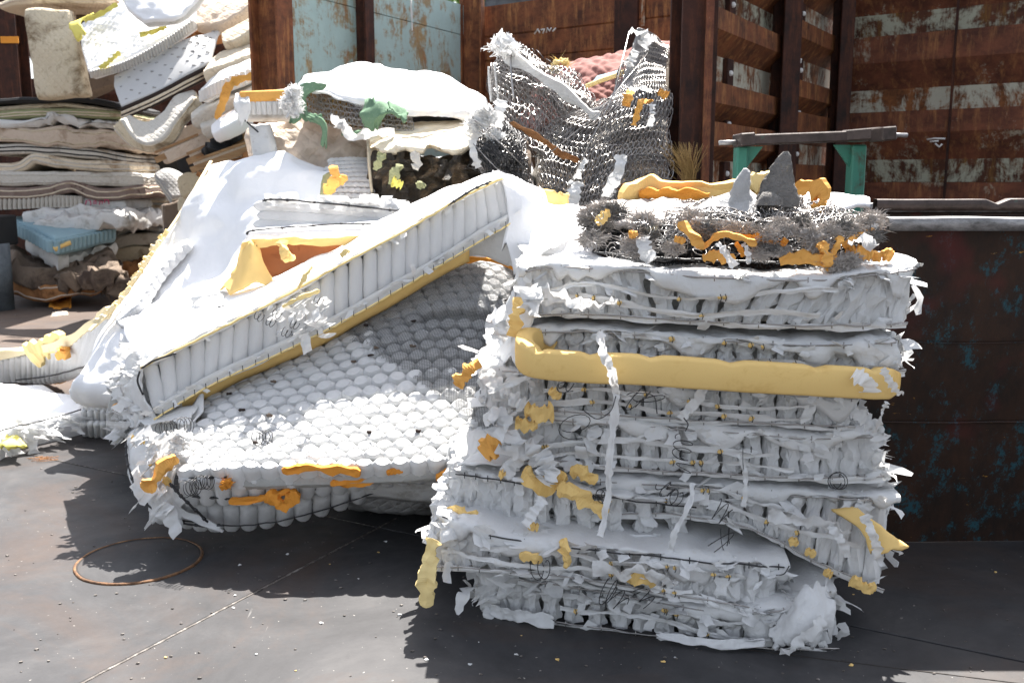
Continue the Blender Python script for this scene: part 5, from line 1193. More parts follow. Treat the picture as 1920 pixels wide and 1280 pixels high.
fluff(px(945,88,7.15),.09,140,W_paper,Mn2,'white_tuft',seed=101,w=.007)
for i,pt in enumerate([[(928,120,7.1),(930,150,7.1),(935,190,7.1)],[(958,65,7.2),(958,130,7.1),(964,190,7.05)],[(916,125,7.2),(917,150,7.2),(921,190,7.15)]]): O('bent_wire',tube(poly(P(pt),10),.008,5),W_dirty if i!=1 else WIREB,Mn2)
for i,(pt,w_,mm) in enumerate([([(1185,62,7.2),(1205,60,7.15),(1212,75,7.15),(1204,88,7.15)],.09,W_paper),([(1192,95,7.0),(1183,115,7.0),(1177,125,7.0)],.06,W_paper),([(1185,170,6.75),(1178,180,6.7),(1174,200,6.7)],.07,FOAMA),([(1180,168,6.7),(1205,166,6.66),(1222,172,6.7)],.045,W_paper),([(1222,188,6.65),(1205,190,6.6),(1195,210,6.6),(1190,236,6.6)],.05,FOAMA),([(1222,195,6.6),(1222,215,6.58),(1218,238,6.6)],.045,W_paper),([(1235,170,6.7),(1252,182,6.7)],.06,FOAMA),([(1100,298,6.6),(1088,318,6.55),(1082,335,6.6)],.05,W_paper),([(1165,290,6.5),(1160,320,6.45),(1145,350,6.45),(1138,370,6.5)],.09,W_paper),([(1080,340,6.5),(1075,370,6.45),(1070,400,6.45)],.1,W_paper),([(1160,385,6.45),(1172,345,6.5)],.05,CARD)]):
    O('caught_shred',ribbon(P(pt),w_*1.15,V((1,0,.1)),14,.03,i+3),mm,Mn)
O('long_wire',tube(P([(1180,60,6.9),(1150,180,6.7),(1060,360,6.5)]),.005,4),WIREB,Mn); O('long_wire',tube(P([(1015,300,6.6),(1120,215,6.7),(1215,100,6.9)]),.004,4),WIREB,Mn)
# things seen through the wires
th,f=mattress('dusty rose quilted mattress arched behind the wire springs',[[(960,250,8.6),(1080,215,8.4),(1170,195,8.3),(1275,170,8.3)],[(985,180,8.8),(1080,150,8.6),(1170,130,8.5),(1275,115,8.4)],[(1000,150,9.2),(1090,108,9.1),(1180,88,9.0),(1275,68,8.9)]],.3,PINKQ,amp=.04,quilt=(.13,.016),nu=90,nv=60)
O('edge_piping',tube(poly(P([(1098,163,8.3),(1130,150,8.25),(1160,140,8.2),(1170,135,8.2)]),12),.02,6),FOAMP,th); O('blue_lining',sheet(surf([[(1105,160,8.3),(1165,140,8.2)],[(1120,142,8.35),(1160,130,8.3)]]),6,4,.01,5,.01),BLUEC,th)
mattress('mottled pale mattress inside the wire tangle above the heap',[[(1000,380,7.4),(1100,390,7.4),(1262,380,7.4)],[(1010,280,7.6),(1110,250,7.6),(1262,240,7.6)],[(1060,235,8.0),(1130,225,8.0),(1262,215,8.0)]],.3,W_old,amp=.08,sc=4,nu=30,nv=20)
mattress('white crushed mattress low inside the wire tangle',[[(1020,420,7.0),(1110,425,7.0),(1200,410,7.0)],[(1010,340,7.2),(1100,345,7.2),(1180,350,7.2)]],.3,BEIGE,amp=.08,sc=5)
mattress('dark mattress mass deep behind the rose quilted one',[[(930,300,9.4),(1080,260,9.4),(1275,230,9.2)],[(950,220,9.6),(1080,200,9.6),(1275,180,9.4)]],.5,TAUPE,amp=.08)
mattress('pale mattress corner behind upper right of the wire springs',[[(1215,170,8.0),(1275,160,7.9)],[(1225,100,8.2),(1275,95,8.1)]],.15,CREAM,amp=.02)
O('pink_bow',ribbon(P([(1050,118,8.2),(1058,130,8.15),(1062,148,8.15),(1048,160,8.15)]),.04,V((1,0,0)),12,.02,3),PINK,label='small red-pink ribbon caught on the rose quilted mattress',cat='ribbon')
fluff(px(1052,122,8.2),.06,60,FOAMP,None,'foam_tuft',seed=5,label='cream tuft of foam on the crest of the rose quilt',cat='foam')
# heap filling right of the fold, before the stack
mattress('white lumpy mattress top between the ribbed fold and the stack',[[(985,470,4.9),(1040,470,4.85),(1110,450,4.9)],[(990,400,5.2),(1040,395,5.2),(1110,400,5.2)],[(1000,365,5.6),(1040,385,5.6),(1100,390,5.6)]],.25,W_sheet,amp=.05,nu=20,nv=16)
mattress('white torn core edge behind the ribbed fold with vertical wires',[[(960,400,5.3),(1000,400,5.3),(1025,400,5.3)],[(965,345,5.4),(1000,345,5.4),(1020,350,5.4)]],.3,W_pocket,amp=.03)
O('foam_scrap',sheet(surf([[(1022,388,5.6),(1045,398,5.55),(1068,395,5.6)],[(1018,358,5.65),(1045,362,5.6),(1062,368,5.65)]]),10,8,.04,5,.02,rag=.3),FOAM,label='yellow foam scrap curling over the brown board end',cat='foam scrap')
mattress('brown fibreboard end between wire springs and the stack',[[(1015,408,5.75),(1050,405,5.75),(1100,425,5.7)],[(1015,382,5.8),(1050,385,5.8),(1095,395,5.8)]],.04,BOARD,amp=.01,name='board',cat='board')
# hidden bulk that carries the heap
mattress('shaded mattress at the bottom of the white heap',[[(330,900,5.0),(600,880,4.95),(1000,860,5.0)],[(420,760,5.9),(700,720,5.9),(1000,700,5.9)],[(480,660,7.2),(720,630,7.2),(1000,620,7.2)]],.3,W_dirty,face='up',amp=.03)
mattress('second shaded mattress inside the white heap',[[(520,700,5.6),(700,650,5.6),(1000,620,5.6)],[(560,560,6.5),(740,540,6.5),(1000,520,6.5)],[(600,500,7.6),(760,480,7.6),(1000,470,7.6)]],.3,W_dirty,face='up',amp=.03)
mattress('grey mattress under the charred one at the back of the heap',[[(560,480,6.3),(760,470,6.3),(1040,450,6.3)],[(560,400,7.6),(760,395,7.6),(1040,390,7.6)]],.35,GREY,face='up',amp=.03)
mattress('grey mattress carrying the wire mattress at the back of the heap',[[(540,350,7.2),(760,345,7.2),(1000,340,7.2)],[(540,290,8.6),(760,290,8.6),(1000,300,8.6)]],.4,GREY,face='up',amp=.03)
px=lambda x,y,d:px_keep(x,y,d*.962)
# ================================================================== THE STACK OF STRIPPED CORES (right front)
def crump(seed,mat,flaps_=2):
    """paper-like crushed pocket with loose flaps, unit size"""
    rg=random.Random(seed); nang=14; vs=[];fs=[]
    prof=[(.0,.85),(.08,1.0),(.2,.93),(.34,.86),(.45,.97),(.58,1.02),(.7,.9),(.8,.92),(.93,1.0),(1.0,.9)]
    for z,r in prof:
        for k in range(nang):
            an=2*math.pi*(k+rg.uniform(-.22,.22))/nang; q=r*(1+.62*fbm((math.cos(an)*1.2,math.sin(an)*1.2,z*2+seed*3.7),1.4,4))
            vs.append(V((q*math.cos(an),q*math.sin(an),z+rg.uniform(-.022,.022))))
    P_=len(prof)
    for j in range(P_-1):
        for k in range(nang):
            k2=(k+1)%nang; fs.append((j*nang+k,j*nang+k2,(j+1)*nang+k2,(j+1)*nang+k))
    fs.append(tuple((P_-1)*nang+k for k in range(nang)))
    l=[(vs,fs)]
    for i in range(flaps_):
        an=rg.uniform(math.pi*1.1,math.pi*1.9); p=V((math.cos(an)*.95,math.sin(an)*1.0,rg.choice([.95,.9,.12,.6])))
        o=V((math.cos(an),math.sin(an),0)); l.append(flap(p,V((rg.uniform(-.8,.8),-.5,-1 if p.z>.5 else rg.uniform(-.3,1))),V((1,0,rg.uniform(-.4,.4))).normalized(),o,rg.uniform(.3,.6),rg.uniform(.5,1.1),rg,3))
    vs,fs=merge(l)
    # unit z is compressed relative to x,y: flaps built in unit space
    me=bpy.data.meshes.new('pocket_spring'); me.from_pydata(vs,[],fs); me.materials.append(mat); me.polygons.foreach_set('use_smooth',[False]*len(fs)); me.update(); return me
CR=[crump(i*7+1,W_paper,i%3) for i in range(12)]
def stackcore(label,top,bot,L,n,seed,sides=(3,3),bands=(.35,.75),foam=(),curls=(),nfl=90,topd=.10,slope=0,wires=(1,1),tuck=.0,lt=None,frag=.8):
    rg=random.Random(seed)
    T=P(top);Bq=P(bot); base=V((sum(p.x for p in Bq)/len(Bq),sum(p.y for p in Bq)/len(Bq)+L/2,min(p.z for p in Bq)))
    th=thing('stripped_spring_core',label,'spring core',base,'stripped pocket-spring cores stacked in front of the skip')
    back=V((0,L,L*slope)); fr=V((0,-1,0))
    # body
    vs=[];fs=[];N=24; inn=V((0,.05,0))
    for i in range(N+1):
        u=.015+.97*i/N; a=cr(T,u);b=cr(Bq,u)
        vs+=[a+inn+V((0,0,-.008)),a+back+V((0,0,-.008)),b+back+V((0,0,.008)),b+inn+V((0,0,.008))]
    for i in range(N):
        for k in range(4):
            k2=(k+1)%4; fs.append((i*4+k,i*4+k2,(i+1)*4+k2,(i+1)*4+k))
    fs+=[(0,1,2,3),(N*4+3,N*4+2,N*4+1,N*4)]
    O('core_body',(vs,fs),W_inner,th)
    pockets('pocket_spring',th,T,Bq,n,CR,rg,dep=.95,wf=.97,jit=.45)
    w=plen([cr(T,i/10) for i in range(11)])/n
    for s,u,k in((-1,0.0,sides[0]),(1,1.0,sides[1])):
        for i in range(k):
            t=(i+.9)/ (L/w); a=cr(T,u)+back*t;b=cr(Bq,u)+back*t
            z=(a-b); Ln=z.length; z=z.normalized(); y=V((s,0,0)); y=-(y-z*y.dot(z)).normalized(); x=y.cross(z); hw=w*.52
            inst('pocket_spring',rg.choice(CR),Matrix(((x.x*hw,y.x*hw,z.x*Ln,b.x),(x.y*hw,y.y*hw,z.y*Ln,b.y),(x.z*hw,y.z*hw,z.z*Ln,b.z),(0,0,0,1))),th)
    # top sheet : covers the core and hangs over its front edge
    def g(u,v):
        u2=-.02+1.04*u; a=cr(T,min(1,max(0,u2)))+V((min(0,u2)*1.2+max(0,u2-1)*1.2,0,0))
        dr=topd*(.35+1.3*fbm((u*6,seed*1.3,0),1,3))
        if v<.25: return a+V((0,-.055-.012*math.sin(v*12),-max(.012,dr)*(1-v/.25)+.006))
        t=(v-.25)/.75
        return a+V((0,-.055,.006))+ (back+V((0,.055,0)))*t+V((0,0,.01*math.sin(math.pi*t)))
    O('top_sheet',sheet(g,80,22,.022,8,.003,face='up',rag=.10,seed=seed),W_paper,th)
    O('bottom_sheet',ribbon([p+V((0,-.06,.004)) for p in poly(Bq,12)],.030,V((0,-.4,1)),70,.015,seed+2,rf=lambda t:1),W_paper,th)
    for q,bv in enumerate(bands[:2]):
        c=[]
        for i in range(13):
            u=i/12; a=cr(T,u);b=cr(Bq,u); s=bv+.26*fbm((u*3.5,seed,q*4.0),1,2)
            c.append(b.lerp(a,s)+V((0,-.065-.01*rg.random(),0)))
        c0=rg.uniform(0,.3); c1=rg.uniform(.7,1)
        cc_=[cr(c,c0+(c1-c0)*i/11) for i in range(12)]
        cb_=O('cloth_band',ribbon(cc_,(.020+.012*rg.random()),V((0,-.2,1)),80,.012,seed+q*5,twist=rg.uniform(-.5,.5)),W_paper,th)
        for k in range(rg.randint(3,5)):
            p=cr(cc_,rg.random())+V((0,-.012,0)); O('foam_plug',crumple(p,(rg.uniform(.014,.026),.012,rg.uniform(.010,.02)),k+seed,7,5,.3),FOAM,cb_)
            O('clip',tube([p+V((0,-.01,-.012)),p+V((.003,-.013,.0)),p+V((-.002,-.01,.014))],.002,4),WIRE,cb_)
    if wires[0]:
        c=[cr(T,i/60)+V((0,-.064,-.012+.006*fbm((i*.2,seed,0),1,2))) for i in range(61)]
        l=[tube(c,.0032,5)]+[tube([c[i]+V((0,-.002,.012)),c[i]+V((0,-.004,-.012))],.0024,4) for i in range(4,60,5)]
        O('frame_wire',merge(l),WIREB if wires[0]==1 else WIRE,th)
    if wires[1]:
        c=[cr(Bq,i/60)+V((0,-.066,.012+.006*fbm((i*.2,seed+5,0),1,2))) for i in range(61)]
        l=[tube(c,.0032,5)]+[tube([c[i]+V((0,-.002,.012)),c[i]+V((0,-.004,-.012))],.0024,4) for i in range(2,60,5)]
        O('frame_wire',merge(l),WIREB if wires[1]==1 else WIRE,th)
    # loose torn bits
    l=[]
    for i in range(int(nfl*.38)):
        u=rg.random(); s=rg.choice([.95,.92,.85,.6,.15]); p=cr(Bq,u).lerp(cr(T,u),s)+V((0,-.055,0))
        l.append(flap(p,V((rg.uniform(-1,1),-.35,rg.uniform(-1,.5))),V((1,0,rg.uniform(-.7,.7))).normalized(),V((rg.uniform(-.3,.3),-1,.2)).normalized(),rg.uniform(.03,.08)*frag,rg.uniform(.03,.075)*frag,rg,4))
    for e,u in((-1,0),(1,1)):
        for i in range(int(nfl*.07)):
            s=rg.random(); p=cr(Bq,u).lerp(cr(T,u),s)+V((e*.02,rg.uniform(-.04,.25),0))
            l.append(flap(p,V((e*rg.uniform(.2,1),-.2,rg.uniform(-1,.7))),V((0,1,rg.uniform(-.7,.7))).normalized(),V((e,-.5,.2)).normalized(),rg.uniform(.03,.12),rg.uniform(.03,.08),rg,4))
    O('torn_cloth',merge(l),W_paper,th,smooth=True,kind='stuff')
    for i,fb in enumerate(foam): foambit(th,*fb[:4],seed+i,'foam_strip',n=fb[4] if len(fb)>4 else 12,wd=fb[5] if len(fb)>5 else None)
    for i,(x,y,d,r_,tn) in enumerate(curls): O('loose_spring',helix(px(x,y,d),(rg.uniform(-.6,1),-.3,rg.uniform(-1,.2)),r_,tn,.03,.0018,i+seed),WIRE,th)
    return th,T,Bq
def rb(pts,w,seed,parent,mat=W_paper,wd=V((1,0,.15)),name='cloth_strip',n=24,amp=.015,tw=.6,rf=None):
    return O(name,ribbon(P(pts),w,wd,n,amp,seed,twist=tw,rf=rf),mat,parent)
S1,_,_=stackcore('topmost stripped white core of the right stack, widest and puffed, under the grey felt mattress',
 [(985,500,3.86),(1060,492,3.78),(1180,500,3.74),(1350,512,3.66),(1520,516,3.62),(1640,505,3.6),(1706,494,3.62)],
 [(990,592,3.86),(1100,590,3.78),(1250,600,3.72),(1400,608,3.66),(1560,612,3.62),(1688,606,3.62)],1.25,19,101,sides=(5,5),bands=(.3,.62,.86),topd=.16,nfl=60,curls=())
S2,_,_=stackcore('second stripped core from the top, resting on the thick yellow foam roll',
 [(985,612,3.86),(1100,612,3.8),(1250,622,3.74),(1400,632,3.68),(1560,636,3.64),(1668,630,3.62)],
 [(990,664,3.86),(1100,668,3.8),(1250,672,3.74),(1400,680,3.68),(1560,690,3.64),(1685,694,3.62)],1.25,21,102,sides=(5,5),bands=(.12,.85),topd=.10,nfl=90)
S3,_,_=stackcore('third stripped core of the stack, directly under the yellow foam roll',
 [(908,682,3.86),(1000,688,3.8),(1150,702,3.74),(1300,716,3.7),(1450,726,3.68),(1598,734,3.66)],
 [(925,764,3.86),(1000,766,3.8),(1150,776,3.74),(1300,786,3.7),(1450,792,3.68),(1592,798,3.66)],1.25,21,103,sides=(5,3),bands=(.28,.62),nfl=110,
 foam=[([(1030,732,3.66),(1040,738,3.65),(1050,744,3.66)],.035,.02,FOAM,8)],curls=[(1185,745,3.6,.055,1.4),(1215,740,3.6,.06,1.1),(1075,790,3.62,.06,1.2),(1045,715,3.62,.02,2)])
S4,_,_=stackcore('fourth stripped core, with an orange foam tear at its left corner',
 [(945,772,3.84),(1050,775,3.78),(1200,786,3.72),(1350,796,3.68),(1500,808,3.66),(1636,806,3.66)],
 [(965,862,3.84),(1050,862,3.78),(1200,876,3.72),(1350,884,3.68),(1500,892,3.66),(1645,888,3.66)],1.2,20,104,sides=(5,5),bands=(.3,.55,.9),nfl=150,
 foam=[([(985,770,3.68),(1010,776,3.65),(1038,772,3.66)],.07,.025,FOAM,12),([(968,790,3.7),(985,796,3.68),(1008,798,3.68)],.05,.025,FOAM,10)],curls=[(1283,820,3.6,.035,2.6),(1290,858,3.6,.03,2.2),(1390,860,3.6,.05,1.3),(1575,900,3.58,.03,2.4)],frag=1)
S5,_,_=stackcore('fifth stripped core, its right end sagging far down toward the floor',
 [(985,884,3.82),(1100,886,3.76),(1250,896,3.72),(1400,905,3.7),(1550,918,3.66),(1664,922,3.62)],
 [(990,965,3.82),(1100,962,3.76),(1250,958,3.74),(1400,985,3.7),(1520,1045,3.64),(1645,1098,3.56)],1.1,20,105,sides=(3,5),bands=(.45,.8),nfl=150,wires=(1,1),
 foam=[([(985,878,3.66),(1005,905,3.62),(1040,905,3.62),(1062,892,3.64)],.075,.025,FOAM,14),([(1070,880,3.64),(1095,888,3.62),(1118,902,3.62)],.05,.025,FOAM,10),
       ([(1045,918,3.6),(1080,925,3.58),(1110,945,3.58),(1136,962,3.6)],.06,.03,FOAM,14),([(1480,1010,3.6),(1495,1020,3.6)],.03,.02,FOAM,6),([(1510,1032,3.58),(1530,1040,3.56)],.03,.02,FOAM,6),([(1545,1070,3.55),(1560,1078,3.53)],.03,.02,FOAM,6),([(1595,1085,3.5),(1620,1100,3.48),(1642,1102,3.48)],.04,.03,FOAM,10)],
 curls=[(1240,905,3.6,.03,2),(1340,950,3.6,.04,2),(1120,930,3.6,.025,2),(1350,1010,3.58,.04,1.4),(1255,930,3.6,.03,1.6)],frag=1)
O('foam_flap',sheet(surf([[(1632,1038,3.42),(1660,1036,3.4),(1705,1024,3.4)],[(1610,990,3.48),(1645,985,3.45),(1670,1000,3.44)],[(1560,956,3.58),(1605,950,3.54),(1625,962,3.52)]]),14,14,.012,6,.022,rag=.1),FOAM,S5)
S6,_,_=stackcore('sixth stripped core jutting out at left with its white top sheet exposed',
 [(856,874,3.86),(920,882,3.78),(1000,895,3.70),(1120,915,3.68),(1300,935,3.72)],
 [(848,960,3.88),(920,972,3.80),(1000,985,3.72),(1120,1000,3.70),(1300,1005,3.74)],1.2,12,106,sides=(6,0),bands=(.1,),nfl=30,topd=.04,frag=.8,wires=(2,1),
 foam=[([(842,955,3.74),(868,965,3.68),(897,968,3.66)],.05,.025,FOAM,10),([(990,985,3.6),(1010,988,3.6)],.035,.02,FOAM,6),([(935,888,3.68),(948,890,3.68)],.03,.02,FOAM,6)])
O('torn_mat',sheet(surf([[(858,876,3.74),(920,868,3.72),(975,880,3.68)],[(880,852,4.0),(925,838,4.0),(975,832,4.0)]]),12,8,.012,6,.006,rag=.15),W_paper,S6)
S7,_,_=stackcore('seventh stripped core jutting furthest left, pale foam hanging from its corner',
 [(832,952,3.72),(900,982,3.62),(1050,1006,3.56),(1200,1022,3.54),(1330,1036,3.54),(1462,1045,3.6)],
 [(818,1056,3.74),(900,1058,3.64),(1050,1072,3.58),(1200,1096,3.54),(1330,1118,3.52),(1445,1138,3.56)],1.1,18,107,sides=(5,3),bands=(.3,.7),nfl=150,wires=(2,1),frag=1,
 foam=[([(1052,1012,3.46),(1060,1030,3.44),(1062,1062,3.46)],.045,.02,FOAM,8),([(1165,1080,3.44),(1195,1082,3.42),(1230,1090,3.44)],.05,.025,FOAM,10),([(975,1040,3.5),(1000,1045,3.48),(1015,1050,3.5)],.035,.02,FOAM,8)],
 curls=[(1000,1068,3.5,.035,2.2),(1130,1105,3.45,.05,1.6),(1190,1075,3.46,.025,2),(1350,1005,3.5,.05,1.2)])
foambit(S7,[(818,1012,3.6),(806,1040,3.58),(803,1070,3.57),(800,1100,3.57),(800,1136,3.57)],.062,.045,FOAMP,311,'foam_strip',n=22,wd=V((1,0,0)))
S8,_,_=stackcore('lowest stripped core of the stack, lying on the floor with a cloth-wrapped right end',
 [(912,1066,3.80),(1000,1072,3.72),(1150,1095,3.64),(1300,1122,3.56),(1450,1125,3.52),(1548,1090,3.58)],
 [(905,1132,3.82),(1000,1150,3.72),(1150,1172,3.64),(1300,1190,3.56),(1450,1206,3.50),(1562,1205,3.50)],1.1,18,108,sides=(3,3),bands=(.4,.72),nfl=150,frag=1.1,wires=(1,1),
 curls=[(1145,1110,3.5,.035,2.3),(1200,1105,3.48,.03,2)])
# tattered sheets round the lowest core
for i,(r_) in enumerate([[[(905,1150,3.72),(960,1165,3.66),(1040,1175,3.6)],[(905,1130,3.74),(960,1142,3.66),(1040,1155,3.6)]],[[(1230,1195,3.46),(1330,1215,3.42),(1440,1212,3.4)],[(1230,1182,3.48),(1330,1194,3.44),(1440,1194,3.42)]],
   [[(1455,1230,3.36),(1500,1222,3.34),(1560,1205,3.38)],[(1440,1185,3.42),(1500,1160,3.36),(1566,1150,3.40)],[(1460,1140,3.46),(1510,1105,3.42),(1560,1095,3.46)]]]):
    O('loose_sheet',sheet(surf(r_),40,12,.03,9,.003,rag=.4,seed=i),W_paper,S8)
rb([(1470,1226,3.34),(1500,1205,3.3),(1545,1160,3.32)],.07,4,S8,amp=.015)
# hanging single leaf of cloth at left
O('cloth_leaf',ribbon(P([(912,1098,3.75),(885,1100,3.68),(868,1115,3.62),(858,1152,3.6)]),.055,V((1,0,.2)),14,.01,8,rf=lambda t:.25+1.2*math.sin(math.pi*min(1,t*1.0))**.8),W_paper,S8)
# yellow foam roll ---------------------------------------------------
FR=thing('foam_roll','thick smooth yellow foam roll squeezed between second and third core of the stack','foam roll',px(1330,715,3.66))
c=poly(P([(1038,648,3.83),(1012,636,3.82),(990,640,3.74),(984,662,3.64),(1010,680,3.57),(1100,688,3.54),(1200,692,3.52),(1320,700,3.5),(1450,708,3.48),(1560,714,3.46),(1640,718,3.46),(1672,716,3.52)]),110)
vs=[];fs=[];K=12
for i,p in enumerate(c):
    t=i/109; tan=(c[min(i+1,109)]-c[max(0,i-1)]).normalized(); up=V((0,0,1)); s=tan.cross(up).normalized(); u_=s.cross(tan)
    h=.056*(.62+.38*min(1,t*4))*(1-.25*max(0,(t-.95)/.05))*(1+.05*fbm((t*12,0,0),1,2)); d_=.05
    pin=sum(math.exp(-((t-q)*90)**2) for q in(.36,.46,.56,.67,.79,.9))*.012
    for k in range(K):
        a=2*math.pi*k/K; ca,sa=math.cos(a),math.sin(a); e=.38
        x=math.copysign(abs(ca)**e,ca);z=math.copysign(abs(sa)**e,sa)
        vs.append(p+s*x*d_*.7+u_*(z*h-(pin if z>.3 else 0)))
for i in range(109):
    for k in range(K):
        k2=(k+1)%K; fs.append((i*K+k,i*K+k2,(i+1)*K+k2,(i+1)*K+k))
fs.append(tuple(range(K))[::-1]); fs.append(tuple(109*K+k for k in range(K)))
O('foam_body',(vs,fs),FOAM,FR)
rb([(1600,700,3.40),(1625,715,3.38),(1632,735,3.4)],.07,3,FR,amp=.01); rb([(1655,690,3.4),(1672,720,3.4),(1688,740,3.42)],.035,5,FR)
foambit(S1,[(978,560,3.78),(968,590,3.74),(960,630,3.74)],.06,.03,FOAM,4,'foam_strip',n=12,wd=V((1,0,0)))
foambit(S3,[(897,678,3.62),(880,690,3.6),(868,708,3.6),(858,724,3.6)],.045,.03,FOAMA,6,'foam_strip',n=12,wd=V((1,0,.6)))
foambit(S4,[(905,848,3.75),(925,832,3.72),(950,828,3.72)],.09,.04,FOAMA,8,'foam_strip',n=12)
# long strips hanging over several layers
rb([(1125,622,3.58),(1132,665,3.44),(1148,700,3.42),(1155,738,3.45)],.042,31,S2,wd=V((1,0,.3)))
rb([(1155,738,3.45),(1150,800,3.45),(1142,870,3.45),(1140,930,3.46),(1125,1005,3.45)],.034,32,S4,wd=V((1,0,0)),n=40,amp=.012)
rb([(1300,905,3.55),(1290,950,3.52),(1265,1000,3.5),(1255,1035,3.5)],.026,33,S5,wd=V((1,0,.2)))
rb([(1385,850,3.56),(1398,890,3.55),(1395,950,3.55)],.022,34,S4); rb([(1325,700,3.6),(1310,745,3.56),(1275,785,3.58)],.05,35,S3)
rb([(985,760,3.66),(950,735,3.68),(905,690,3.7)],.07,36,S3,amp=.04); rb([(915,735,3.62),(1010,700,3.58),(1080,685,3.6)],.03,37,S3,wd=V((0,0,1)))
rb([(1440,965,3.5),(1500,975,3.46),(1560,985,3.46),(1590,1000,3.46)],.06,38,S5,wd=V((0,-.2,1)),amp=.03); rb([(1555,985,3.45),(1575,1010,3.43),(1590,1045,3.44)],.04,39,S5)
rb([(1620,965,3.42),(1640,1010,3.38),(1652,1060,3.4)],.04,40,S5,amp=.02); rb([(1640,810,3.5),(1655,775,3.42),(1660,752,3.4)],.03,41,S4,rf=lambda t:1-.7*t)
rb([(1600,770,3.52),(1640,800,3.5),(1660,830,3.5)],.06,42,S4,amp=.04); rb([(1020,545,3.7),(1060,560,3.62),(1110,570,3.6),(1155,570,3.62)],.06,43,S1,wd=V((0,-.3,1)),amp=.03)
rb([(1010,870,3.66),(990,835,3.66),(960,870,3.68),(950,890,3.7)],.08,44,S4,amp=.04); rb([(1015,845,3.62),(1030,880,3.58),(1020,905,3.58)],.10,45,S4,amp=.05)
rb([(1020,935,3.58),(1000,960,3.56),(985,985,3.56)],.05,46,S5); rb([(1110,1065,3.45),(1180,1072,3.4),(1240,1085,3.4),(1260,1100,3.42)],.07,47,S7,wd=V((0,-.2,1)),amp=.03)
for i,(x,y,w_) in enumerate([(1680,560,.10),(1000,560,.1),(940,610,.08),(940,790,.09),(960,830,.1),(1640,850,.08),(1655,900,.09),(1640,940,.08),(850,1000,.06),(1690,650,.06)]):
    p=[(x-14,y-22,3.7),(x,y,3.62),(x+(12 if x>1300 else -8),y+26,3.64)]; rb(p,w_,60+i,S1 if y<600 else S4 if y<860 else S5,amp=.05,n=12)
# left edge rolled white cloth down the stack
O('edge_cloth',sheet(surf([[(925,690,3.95),(940,680,3.8),(985,680,3.72)],[(935,620,4.0),(955,620,3.86),(990,630,3.78)],[(965,560,4.0),(975,560,3.9),(1000,575,3.8)]]),12,18,.04,6,.004,rag=.3),W_paper,S2)
O('edge_cloth',sheet(surf([[(985,585,3.9),(1000,580,3.8)],[(975,530,4.0),(995,530,3.85)],[(985,480,4.05),(1010,480,3.9)],[(1000,430,4.3),(1060,440,4.1)]]),12,18,.04,6,.004,rag=.3),W_paper,S1)
# white crumpled sheet on the stack's back left top
mattress('sunlit rumpled white sheet bulging on the left of the stack top',[[(1000,500,3.95),(1050,492,3.85),(1120,490,3.85)],[(1005,440,4.3),(1060,425,4.3),(1130,430,4.3)],[(1020,408,4.8),(1070,402,4.8),(1130,410,4.8)]],.14,W_sheet,face='up',amp=.035,sc=4,name='rumpled_sheet',cat='sheet')
# ================================================================== TOP OF STACK : charred felt mattress
T=thing('felt_spring_mattress','grimy open-spring mattress on top of the stack with grey felt and torn amber foam','mattress',px(1380,480,4.1))
fT=surf([[(1105,470,3.95),(1200,475,3.82),(1350,478,3.76),(1500,476,3.72),(1640,462,3.72)],[(1120,432,4.0),(1220,436,3.9),(1360,436,3.84),(1500,440,3.8),(1636,432,3.78)],[(1120,410,4.3),(1230,408,4.2),(1370,402,4.15),(1500,395,4.1),(1620,410,4.1)],[(1150,395,4.7),(1260,392,4.65),(1380,380,4.6),(1470,368,4.5),(1560,385,4.5)]])
springnet('spring_wires',lambda u,v:fT(u,.34+.66*v),26,12,T,WIRE,.0030,.05,jag=.7,sides=3)
springnet('spring_wires',lambda u,v:fT(u,.36*v),30,6,T,WIRE,.0030,.08,jag=1.0)
springnet('spring_wires',lambda u,v:fT(.30+.68*u,.34+.6*v)+V((0,-.02,.035)),18,8,T,WIREB,.0026,.03,jag=1.0)
vs,fs,mi,_,_=slabmesh(lambda u,v:fT(u,v)+V((0,.09,-.05)),.05,24,16,.02,'up',.02,5); O('core_fill',(vs,fs),[STRIPE],T)
wirepoly(T,[(1180,421,3.86),(1290,425,3.84),(1420,430,3.78),(1560,438,3.72),(1610,436,3.7)],.005,40); wirepoly(T,[(1530,385,4.2),(1580,405,3.95),(1630,424,3.75)],.006,20); wirepoly(T,[(1110,472,3.86),(1250,484,3.76),(1400,490,3.7),(1470,492,3.68)],.004,40,clips=8)
